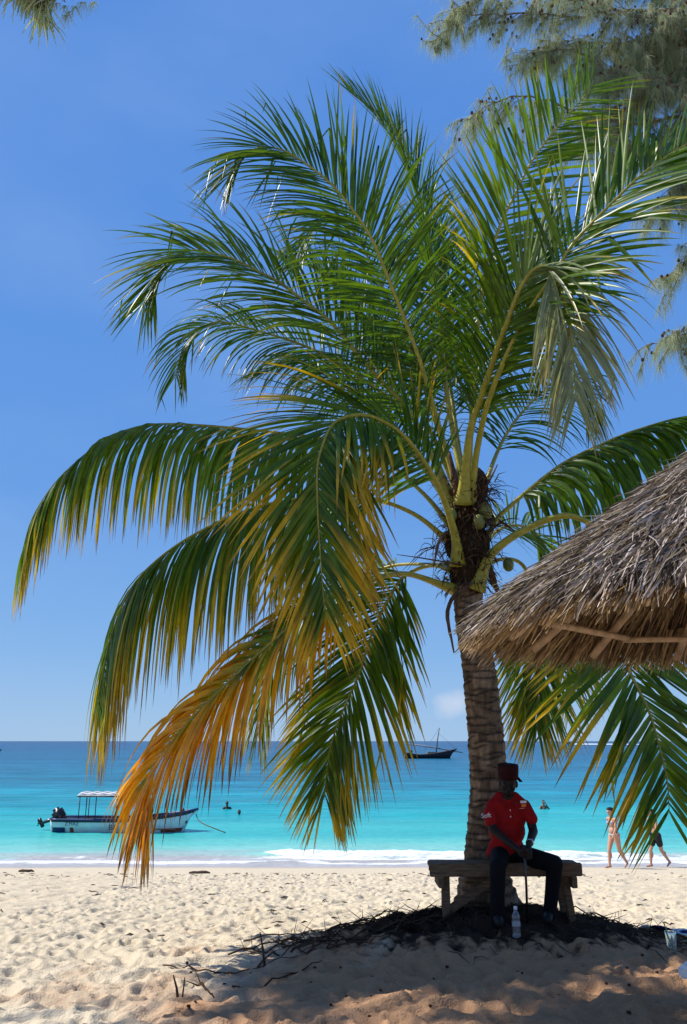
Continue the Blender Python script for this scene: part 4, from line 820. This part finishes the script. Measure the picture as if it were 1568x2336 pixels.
#@@BOATS
M_hull=mat('white_boat_paint',(.72,.72,.70),rough=.4,spec=.4,noise=(3,.12)); M_navy=mat('navy_paint',(.012,.03,.11),rough=.4); M_dk=mat('dark_trim',(.02,.022,.03),rough=.5); M_rb=mat('red_brown_paint',(.22,.045,.025),rough=.5)
M_bk=mat('black_cowling',(.012,.013,.016),rough=.3,spec=.5); M_int=mat('boat_interior',(.30,.12,.055),rough=.7,noise=(4,.3)); M_cv=mat('canopy_cloth',(.72,.72,.70),rough=.8,transl=.15)
BY=37.3; bs=S(128,1895,BY); be=S(450,1895,BY); Lb=be.x-bs.x
boat=thing('motor_boat',((bs.x+be.x)/2,BY,0),'white open motor boat with striped awning and tilted outboard, moored at left','boat')
def hullmesh(x0,L,y0,beam,sheer,draft,n=28,bow=1.6,fl=.75,rake=.5):
    secs=[]
    for i in range(n):
        s=i/(n-1); hb=beam/2*(1-max(0,(s-.45)/.55)**2.2)*(.86+.14*min(1,s/.25)); hb=max(hb,.015)
        zs=sheer(s); zk=-draft+(draft+zs*.55)*max(0,(s-.86)/.14)**2
        xx=x0+L*s; off=rake*max(0,(s-.8)/.2)**1.5
        prof=[(1,zs),(fl+.10,zs*.45),(fl,.0),(fl*.75,-draft*.6+zk*.0),(0,zk)]
        pts=[]
        for a,z in prof: 
            z=max(z,zk); pts.append(Vector((xx-off*(1-(z-zk)/(zs-zk+1e-6))*.9,y0-hb*a,z)))
        pts=pts+[Vector((p.x,2*y0-p.y,p.z)) for p in reversed(pts[:-1])]
        secs.append(pts)
    return secs
sheer=lambda s:.46+.05*(1-s)+.42*max(0,(s-.35)/.65)**2
sec=hullmesh(bs.x,Lb,BY,1.75,sheer,.28); h=MB(); m_=len(sec[0])
h.add([p for s_ in sec for p in s_],[(i*m_+k,(i+1)*m_+k,(i+1)*m_+k+1,i*m_+k+1) for i in range(len(sec)-1) for k in range(m_-1)]+[tuple(range(m_))])
hull=h.build('hull',M_hull,boat,smooth=True); md=hull.modifiers.new('thickness','SOLIDIFY'); md.thickness=.04; md.offset=1 if False else -1
gw=MB()
for idx in(0,-1): gw.tube([s_[idx]+Vector((0,0,.01)) for s_ in sec],.05,8)
gw.tube([sec[0][0],sec[0][-1]],.05,8); gw.build('gunwale',M_navy,boat,smooth=True)
def sidestrip(s0,s1,f0,f1,m,name,y=-.012,skew=0):
    n_=14; b=MB(); vs=[]
    for k in range(n_):
        s=s0+(s1-s0)*k/(n_-1); fi=s*(len(sec)-1); i=int(min(fi,len(sec)-2)); f_=fi-i
        top=sec[i][0].lerp(sec[i+1][0],f_); lo=sec[i][1].lerp(sec[i+1][1],f_); wl=sec[i][2].lerp(sec[i+1][2],f_)
        def at(g): 
            if g<.55: q=top.lerp(lo,g/.55)
            else: q=lo.lerp(wl,(g-.55)/.45)
            return q+Vector((skew*g,y,0))
        vs+= [at(f0),at((f0+f1)/2),at(f1)]
    b.add(vs,[(k*3+j,(k+1)*3+j,(k+1)*3+j+1,k*3+j+1) for k in range(n_-1) for j in(0,1)])
    return b.build(name,m,hull)
sidestrip(.005,1-.01,.04,.16,M_dk,'rubbing_strake',y=-.06)
sidestrip(.01,.10,.60,1.0,M_navy,'side_panel',y=-.06); sidestrip(.125,.15,.60,1.0,M_rb,'side_panel',y=-.06,skew=.08); sidestrip(.107,.118,.60,1.0,mat('bright_white',(.8,.8,.8),rough=.5),'side_panel',y=-.064,skew=.08)
sidestrip(.76,.955,.80,1.02,M_rb,'boot_stripe',y=-.06)
lettering('Z.MAZ',.20,(bs.x+.95,BY-.93,.36),(R(84),0,0),M_dk,'hull_lettering',hull,.004)
lettering('BARAKA'[:2],.30,(S(272,1880,BY).x,BY-.95,.22),(R(84),0,0),M_dk,'hull_lettering',hull,.004)
MB().box((bs.x+Lb*.45,BY,.12),(Lb*.82,1.2,.04)).build('deck_floor',M_int,boat)
for s_,c in((.06,'white'),(.2,'b'),(.42,'b'),(.62,'b'),(.8,'b')):
    MB().box((bs.x+Lb*s_,BY,.40),(.34,1.45 if s_<.7 else .9,.05),bev=.01).build('thwart',M_hull if c=='white' else M_int,boat)
zt=S(230,1815,BY).z; x0=S(192,1815,BY).x; x1=S(345,1815,BY).x
for xx in(x0+.05,x0+.35,x0+1.65,x1-.05):
    for yy_ in(-.7,.7): MB().tube([(xx,BY+yy_,.3),(xx,BY+yy_,zt)],.02,8).build('awning_post',M_dk,boat,smooth=True)
aw=MB(); nx_=48; ny_=10
aw.add([(x0-.03+(x1-x0+.06)*i/(nx_-1),BY-.85+1.7*j/(ny_-1),zt+.05+.12*(1-((j/(ny_-1)-.5)*2)**2)+.02*math.sin(i*.9)) for i in range(nx_) for j in range(ny_)],[(i*ny_+j,(i+1)*ny_+j,(i+1)*ny_+j+1,i*ny_+j+1) for i in range(nx_-1) for j in range(ny_-1)])
aw.c=[((.72,.72,.7) if j%2==0 or i<1 else (.05,.06,.08)) for i in range(nx_) for j in range(ny_)]
awn=aw.build('awning',mat('striped_awning',rough=.8,attr=True),boat,smooth=True); q=awn.modifiers.new('t','SOLIDIFY'); q.thickness=.02
fr2=MB(); fr2.tube([(x0,BY-.85,zt+.02),(x1,BY-.85,zt+.02)],.03,8); fr2.tube([(x0,BY+.85,zt+.02),(x1,BY+.85,zt+.02)],.03,8); fr2.tube([(x0,BY-.85,zt+.02),(x0,BY+.85,zt+.02)],.03,8); fr2.build('awning_frame',M_dk,boat,smooth=True)
# outboard, tilted up
ob=S(135,1858,BY); c=Vector((ob.x,BY,ob.z))
eng=MB(); eng.box(c,(.50,.40,.60),rot=Matrix.Rotation(R(-35),3,'Y'),bev=.12); engine=eng.build('outboard_motor',M_bk,boat,smooth=True)
a=S(128,1866,BY); b_=S(95,1878,BY); lgm=MB(); lgm.tube([a,a.lerp(b_,.5),b_],[.18,.13,.10],8,flat=.6); lgm.box(b_+Vector((-.02,0,.02)),(.16,.06,.42),rot=Matrix.Rotation(R(-30),3,'Y'),bev=.02); lgm.build('motor_leg',M_bk,engine,smooth=True)
pp=MB()
for k in range(3): an_=k*2.094; pp.box(b_+Vector((-.13,.09*math.cos(an_),.09*math.sin(an_))),(.02,.10,.05),rot=Matrix.Rotation(an_,3,'X')@Matrix.Rotation(.6,3,'Z'),bev=.005)
pp.tube([b_,b_+Vector((-.16,0,0))],.035,8); pp.build('propeller',M_bk,engine)
MB().box(c+Vector((.26,0,-.22)),(.12,.3,.34),bev=.02).build('transom_bracket',M_dk,engine)
lettering('DTM'[:0] or '',.1,c,(0,0,0),M_wht,'x',engine) if False else None
rp=[S(447,1857,BY),S(456,1874,BY-.4),S(480,1886,BY-.8),S(515,1889,BY-1)]; rp[-1].z=.03; Q,_=spline(rp,20)
tag(MB().tube([Vector(q) for q in Q],.022,6).build('mooring_rope',mat('rope',(.14,.12,.09),rough=.9),base=rp[0],smooth=True),'mooring rope slanting from the bow of the white boat into the water','rope')
# ---- dhow
DY=186; dl=S(926,1731,DY).x; dr2=S(1046,1716,DY).x; dh=thing('sailing_dhow',((dl+dr2)/2,DY,0),'dark wooden dhow with furled yard and raked mast, anchored near the horizon','sailing boat')
sheer=lambda s:.85+.45*max(0,(.25-s)/.25)**1.3+1.25*max(0,(s-.3)/.7)**1.5
sec=hullmesh(dl,dr2-dl-.2,DY,3.0,sheer,.5,rake=2.4); h=MB(); m_=len(sec[0])
h.add([p for s_ in sec for p in s_],[(i*m_+k,(i+1)*m_+k,(i+1)*m_+k+1,i*m_+k+1) for i in range(len(sec)-1) for k in range(m_-1)]+[tuple(range(m_))])
hd_=h.build('hull',mat('tarred_planks',(.018,.014,.016),rough=.6),dh,smooth=True); q=hd_.modifiers.new('t','SOLIDIFY'); q.thickness=.08
g_=MB(); 
for idx in(0,-1): g_.tube([s_[idx] for s_ in sec],.07,6)
g_.build('gunwale',mat('worn_wood',(.16,.12,.10),rough=.8),dh,smooth=True)
mt=S(1003,1660,DY); mb_=S(994,1716,DY); MB().tube([Vector((mb_.x,DY,.2)),mb_.lerp(mt,.5),mt],[.13,.11,.06],8).build('mast',mat('mast_wood',(.08,.06,.05),rough=.7),dh,smooth=True)
ya,ybb=S(912,1694,DY),S(1056,1717,DY); yd=MB(); yd.tube([ya,ya.lerp(ybb,.5)+Vector((0,0,.1)),ybb],[.05,.17,.09],8,jit=.2); yd.build('furled_yard',mat('furled_sail',(.34,.32,.30),rough=.9),dh,smooth=True)
MB().tube([mt,S(968,1714,DY)],.03,4).build('stay',M_dk,dh)
MB().tube([S(1000,1672,DY),S(1046,1714,DY)],.02,4).build('stay',M_dk,dh)
MB().box((S(984,1720,DY).x,DY,1.15),(1.8,1.5,.55),bev=.1).build('deck_house',mat('deck_box',(.25,.24,.17),rough=.8),dh)
MB().ball((S(938,1720,DY).x,DY,1.45),(.3,.2,.35),n=8).build('deck_bundle',M_dk,dh,smooth=True)
# ---- far speedboat with its wake
SY=900; sbx=S(1300,1696,SY); sb=thing('speedboat',(sbx.x,SY,0),'tiny white speedboat running along the horizon at right','boat')
sec=hullmesh(sbx.x-4,9,SY,2.6,lambda s:.9+.5*s*0,.4,rake=1.0); 
sec=[[Vector((2*sbx.x-p.x,p.y,p.z)) for p in s_] for s_ in sec]; h=MB(); m_=len(sec[0]); h.add([p for s_ in sec for p in s_],[(i*m_+k,(i+1)*m_+k,(i+1)*m_+k+1,i*m_+k+1) for i in range(len(sec)-1) for k in range(m_-1)]+[tuple(range(m_))])
h.build('hull',M_hull,sb,smooth=True); MB().box((sbx.x,SY,1.6),(3.4,1.8,1.3),bev=.3).build('cabin',M_dk,sb); MB().box((sbx.x+.3,SY,2.5),(3.8,2.0,.14),bev=.04).build('roof',M_hull,sb)
wk=MB(); vs=[]
for i in range(60): 
    s=i/59.; x=sbx.x+3+s*85; w=.6+3.5*s**.5; z=.75*(1-s)**.6+.12; vs+=[(x,SY-w,.05),(x,SY,z),(x,SY+w,.05)]
wk.add(vs,[(i*3+j,(i+1)*3+j,(i+1)*3+j+1,i*3+j+1) for i in range(59) for j in(0,1)])
tag(wk.build('boat_wake',mat('wake_foam',(.8,.83,.85),rough=.9,noise=(.8,.2)),smooth=True),'long white wake trailing right behind the tiny speedboat','wake',kind='stuff')
# ---- boat at the far left edge
EY=260; ex_=S(1,1718,EY); eb=thing('anchored_boat',(ex_.x,EY,0),'small dark boat stern cut off by the left edge of the sea','boat')
sec=hullmesh(ex_.x-5.5,6,EY,1.8,lambda s:.7+.6*s*s,.3,rake=1.0); h=MB(); m_=len(sec[0]); h.add([p for s_ in sec for p in s_],[(i*m_+k,(i+1)*m_+k,(i+1)*m_+k+1,i*m_+k+1) for i in range(len(sec)-1) for k in range(m_-1)]+[tuple(range(m_))]); h.build('hull',M_dk,eb,smooth=True)
MB().box((ex_.x-2,EY,1.2),(1.2,1,.8),bev=.1).build('cabin',M_hull,eb)

#@@PEOPLE
M_tan=mat('tanned_skin',(.50,.27,.18),rough=.55,spec=.3,noise=(8,.08)); M_hair=mat('dark_hair',(.012,.009,.008),rough=.6); M_bik=mat('lilac_print',(.42,.38,.55),rough=.8,noise=(40,.5)); M_short=mat('black_shorts',(.014,.016,.022),rough=.8)
M_dsk=mat('brown_skin',(.06,.035,.025),rough=.5)
def head_shapes(c,rz,s=1.0,pitch=0):
    Rm=Matrix.Rotation(rz,3,'Z')@Matrix.Rotation(pitch,3,'X')
    f=lambda x,y,z:c+Rm@(Vector((x,y,z))*s)
    return [(c,(.074*s,.090*s,.105*s),Rm),(f(0,-.02,-.055),(.055*s,.062*s,.06*s),Rm),(f(0,-.095,-.02),(.014*s,.018*s,.024*s),Rm),(f(0,-.082,-.066),(.025*s,.012*s,.010*s),Rm),(f(0,-.05,-.088),(.028*s,.026*s,.02*s),Rm),
      (f(-.03,-.080,.012),(.022*s,.012*s,.010*s),Rm),(f(.03,-.080,.012),(.022*s,.012*s,.010*s),Rm),(f(-.078,.0,-.01),(.012*s,.02*s,.032*s),Rm),(f(.078,.0,-.01),(.012*s,.02*s,.032*s),Rm)],f
def walker(name_label,X,Y,face,H,skin,female,stride,armsw,hips=1.0,lean=0,bend_arm=False):
    """walks along local -y, turned by face (radians)"""
    zg=gz(X,Y); root=thing('person',(X,Y,zg),name_label,'person','people strolling along the waterline'); k=H/1.7
    Rm=Matrix.Rotation(face,3,'Z')
    f=lambda x,y,z:Vector((X,Y,zg))+Rm@(Vector((x,y,z))*k)
    sw=stride
    hpz=.90
    hl,hr=f(-.085*hips,0,hpz),f(.085*hips,0,hpz)
    kl,kr=f(-.08,-.17*sw,.48),f(.08,.10*sw,.475); al,ar=f(-.075,-.20*sw,.085),f(.08,.36*sw,.13)
    tl_,tr2=f(-.08,-.36*sw,.035),f(.085,.24*sw,.03)
    ch=f(0,-.02-lean*.5,1.24); nkp=f(0,-.03-lean,1.42); hdp=f(0,-.06-lean*1.2,1.575)
    sl,sr_=f(-.165,-.02-lean,1.36),f(.165,-.02-lean,1.36)
    el,er=f(-.20,.14*armsw-lean,1.10),f(.20,-.10*armsw-lean,1.10); wl,wr2=f(-.20,.24*armsw-lean,.86),f(.22,-.28*armsw-lean,.90)
    if bend_arm: wl=f(-.13,-.24-lean,1.12); el=f(-.21,-.02-lean,1.08)
    hs,hf=head_shapes(hdp,face,k)
    w=1.0 if female else 1.12
    sh=hs+[(hdp,.05*k,nkp,.052*k),(nkp,.055*k,ch,.08*k),(sl,.048*k,sr_,.048*k),(ch,(.135*k*w,.10*k,.16*k),Rm),(f(0,-.01,1.06),(.125*k*hips,.105*k,.13*k),Rm),(f(0,.01,.93),(.155*k*hips,.12*k,.12*k),Rm),(f(-.07,.06,.90),(.085*k,.085*k,.09*k)),(f(.07,.06,.90),(.085*k,.085*k,.09*k)),
      (hl,.088*k*hips,kl,.056*k),(kl,.056*k,al,.036*k),(f(-.078,-.17*sw+.03,.36),(.052*k,.055*k,.11*k)),(hr,.088*k*hips,kr,.056*k),(kr,.056*k,ar,.036*k),(kr.lerp(ar,.3)+Rm@Vector((0,.02,0)),(.05*k,.055*k,.09*k)),
      (al+Rm@Vector((0,.03,-.03)),.034*k,tl_,.024*k),(ar,.036*k,tr2,.024*k),
      (sl,.048*k,el,.037*k),(el,.037*k,wl,.025*k),(sr_,.048*k,er,.037*k),(er,.037*k,wr2,.025*k)]
    for wv,ev,s_ in((wl,el,-1),(wr2,er,1)):
        d=(wv-ev).normalized(); pm=wv+d*.05*k; sh.append((wv,.024*k,pm,.03*k))
        sd2=Rm@Vector((0,-1,0)); 
        for q in range(4):
            o_=sd2*(.027-.018*q)*k; t1=pm+o_+d*.03*k; t2=t1+d*.035*k*(1-.08*abs(q-1.4))+Rm@Vector((-s_*.012,-.006,0))*k; sh+=[(pm+o_*.9,.0115*k,t1,.0115*k),(t1,.011*k,t2,.009*k)]
        th=pm+sd2*.035*k-d*.01*k; sh.append((wv+sd2*.01*k,.014*k,th+d*.03*k+sd2*.01*k,.010*k))
    if female: sh+=[(f(-.065,-.10,1.25),(.062*k,.055*k,.06*k)),(f(.065,-.10,1.25),(.062*k,.055*k,.06*k)),(f(0,-.07,1.03),(.11*k,.07*k,.10*k),Rm)]
    blob('body',sh,skin,root,voxel=.010,it=3)
    return root,f,Rm,k,hdp,hf,(hl,hr,kl,kr,ch)
# woman in bikini
wp=S(1408,1986,25.4); 
root,f,Rm,k,hdp,hf,J=walker('woman in a lilac bikini with dark hair, walking on the wet sand',wp.x,25.4,R(-66),1.69,M_tan,True,.95,.75,hips=1.14,lean=.02)
blob('hair',[(hf(0,.030,.030),(.088*k,.088*k,.092*k),Rm),(hf(0,.085,-.03),(.055*k,.045*k,.06*k),Rm),(hf(0,-.02,.07),(.08*k,.085*k,.05*k),Rm),(hf(0,.10,.05),(.05*k,.05*k,.05*k))],M_hair,root,voxel=.011)
blob('bikini_top',[(f(-.065,-.115,1.25),(.068*k,.052*k,.055*k)),(f(.065,-.115,1.25),(.068*k,.052*k,.055*k)),(f(-.12,-.06,1.235),.022,f(-.12,.06,1.23),.02),(f(.12,-.06,1.235),.022,f(.12,.06,1.23),.02),(f(-.12,.07,1.23),.02,f(.12,.07,1.23),.02)],M_bik,root,voxel=.010)
blob('bikini_bottom',[(f(0,.015,.915),(.182*k,.150*k,.062*k),Rm),(f(0,.08,.87),(.12*k,.08*k,.06*k),Rm)],mat('sage_print',(.30,.36,.34),rough=.8,noise=(40,.5)),root,voxel=.010)
# second stroller, behind the frond tips
mp_=S(1503,1979,26.3)
root,f,Rm,k,hdp,hf,J=walker('bare chested person in black shorts, half hidden behind the drooping frond tips',mp_.x,26.3,R(-70),1.68,M_tan,False,1.05,.7,lean=.05,bend_arm=True)
blob('hair',[(hf(0,.022,.040),(.083*k,.088*k,.082*k),Rm)],M_hair,root,voxel=.011)
hl,hr,kl,kr,ch=J
blob('shorts',[(hl,.112*k,hl.lerp(kl,.55),.098*k),(hr,.112*k,hr.lerp(kr,.55),.098*k),(f(0,.01,.93),(.172*k,.138*k,.10*k),Rm)],M_short,root,voxel=.011)
# swimmers, shown from the chest up
def swimmer(u,v_,Y,label,skin,face,arm,hz):
    p=S(u,v_,Y); root=thing('person',(p.x,Y,0),label,'person','people in the sea'); h_=Vector((p.x,Y,hz)); hs,hf=head_shapes(h_,face,1.05)
    sh=hs+[(h_,.055,Vector((p.x,Y,hz-.17)),.06),(Vector((p.x-.17,Y,hz-.24)),.065,Vector((p.x+.17,Y,hz-.24)),.065),(Vector((p.x,Y,hz-.42)),(.17,.12,.22)),
      (Vector((p.x-.19,Y,hz-.25)),.055,Vector((p.x-.30,Y-.1,hz-.48)),.045),(Vector((p.x+.19,Y,hz-.25)),.055,Vector((p.x+.33,Y-.08,hz-.42)),.045)]
    if arm: e=Vector((p.x+.33,Y-.08,hz-.42)); w_=Vector((p.x+.08,Y-.14,hz-.06)); sh+=[(e,.042,w_,.03),(w_,.03,w_+Vector((-.02,.01,.08)),.03)]
    blob('body',sh,skin,root,voxel=.014); blob('hair',[(hf(0,.02,.04),(.083,.092,.085),Matrix.Rotation(face,3,'Z'))],M_hair,root,voxel=.014)
swimmer(518,1846,48.5,'swimmer with head and shoulders out of the water, left of the pair',M_dsk,.3,False,.33)
swimmer(546,1857,45.3,'swimmer with only the head showing, right of the pair',M_dsk,.2,False,.12)
swimmer(1241,1844,49.2,'lone bather raising an arm to the face, right of the palm trunk',mat('olive_skin',(.20,.11,.08),rough=.5),.1,True,.34)
# person aboard
pb=S(418,1858,BY); root=thing('person',(pb.x,BY,.42),'dark figure sitting low near the bow of the white boat','person')
hz=S(418,1848,BY).z; h_=Vector((pb.x,BY-.1,hz)); hs,hf=head_shapes(h_,.4,1.0)
blob('body',hs+[(h_,.05,Vector((pb.x,BY,hz-.16)),.06),(Vector((pb.x-.16,BY,hz-.24)),.06,Vector((pb.x+.16,BY,hz-.24)),.06),(Vector((pb.x,BY,hz-.42)),(.17,.12,.24)),(Vector((pb.x-.18,BY,hz-.25)),.05,Vector((pb.x-.2,BY-.2,hz-.5)),.04),(Vector((pb.x+.18,BY,hz-.25)),.05,Vector((pb.x+.2,BY-.2,hz-.5)),.04),(Vector((pb.x-.08,BY,.48)),.08,Vector((pb.x-.12,BY-.15,.5)),.06),(Vector((pb.x+.08,BY,.48)),.08,Vector((pb.x+.12,BY-.15,.5)),.06),(Vector((pb.x-.12,BY-.15,.5)),.055,Vector((pb.x-.12,BY-.15,.3)),.04),(Vector((pb.x+.12,BY-.15,.5)),.055,Vector((pb.x+.12,BY-.15,.3)),.04)],M_dsk,root,voxel=.013)
blob('shirt',[(Vector((pb.x-.15,BY,hz-.25)),.075,Vector((pb.x+.15,BY,hz-.25)),.075),(Vector((pb.x,BY,hz-.42)),(.19,.14,.24))],M_blk,root,voxel=.013)
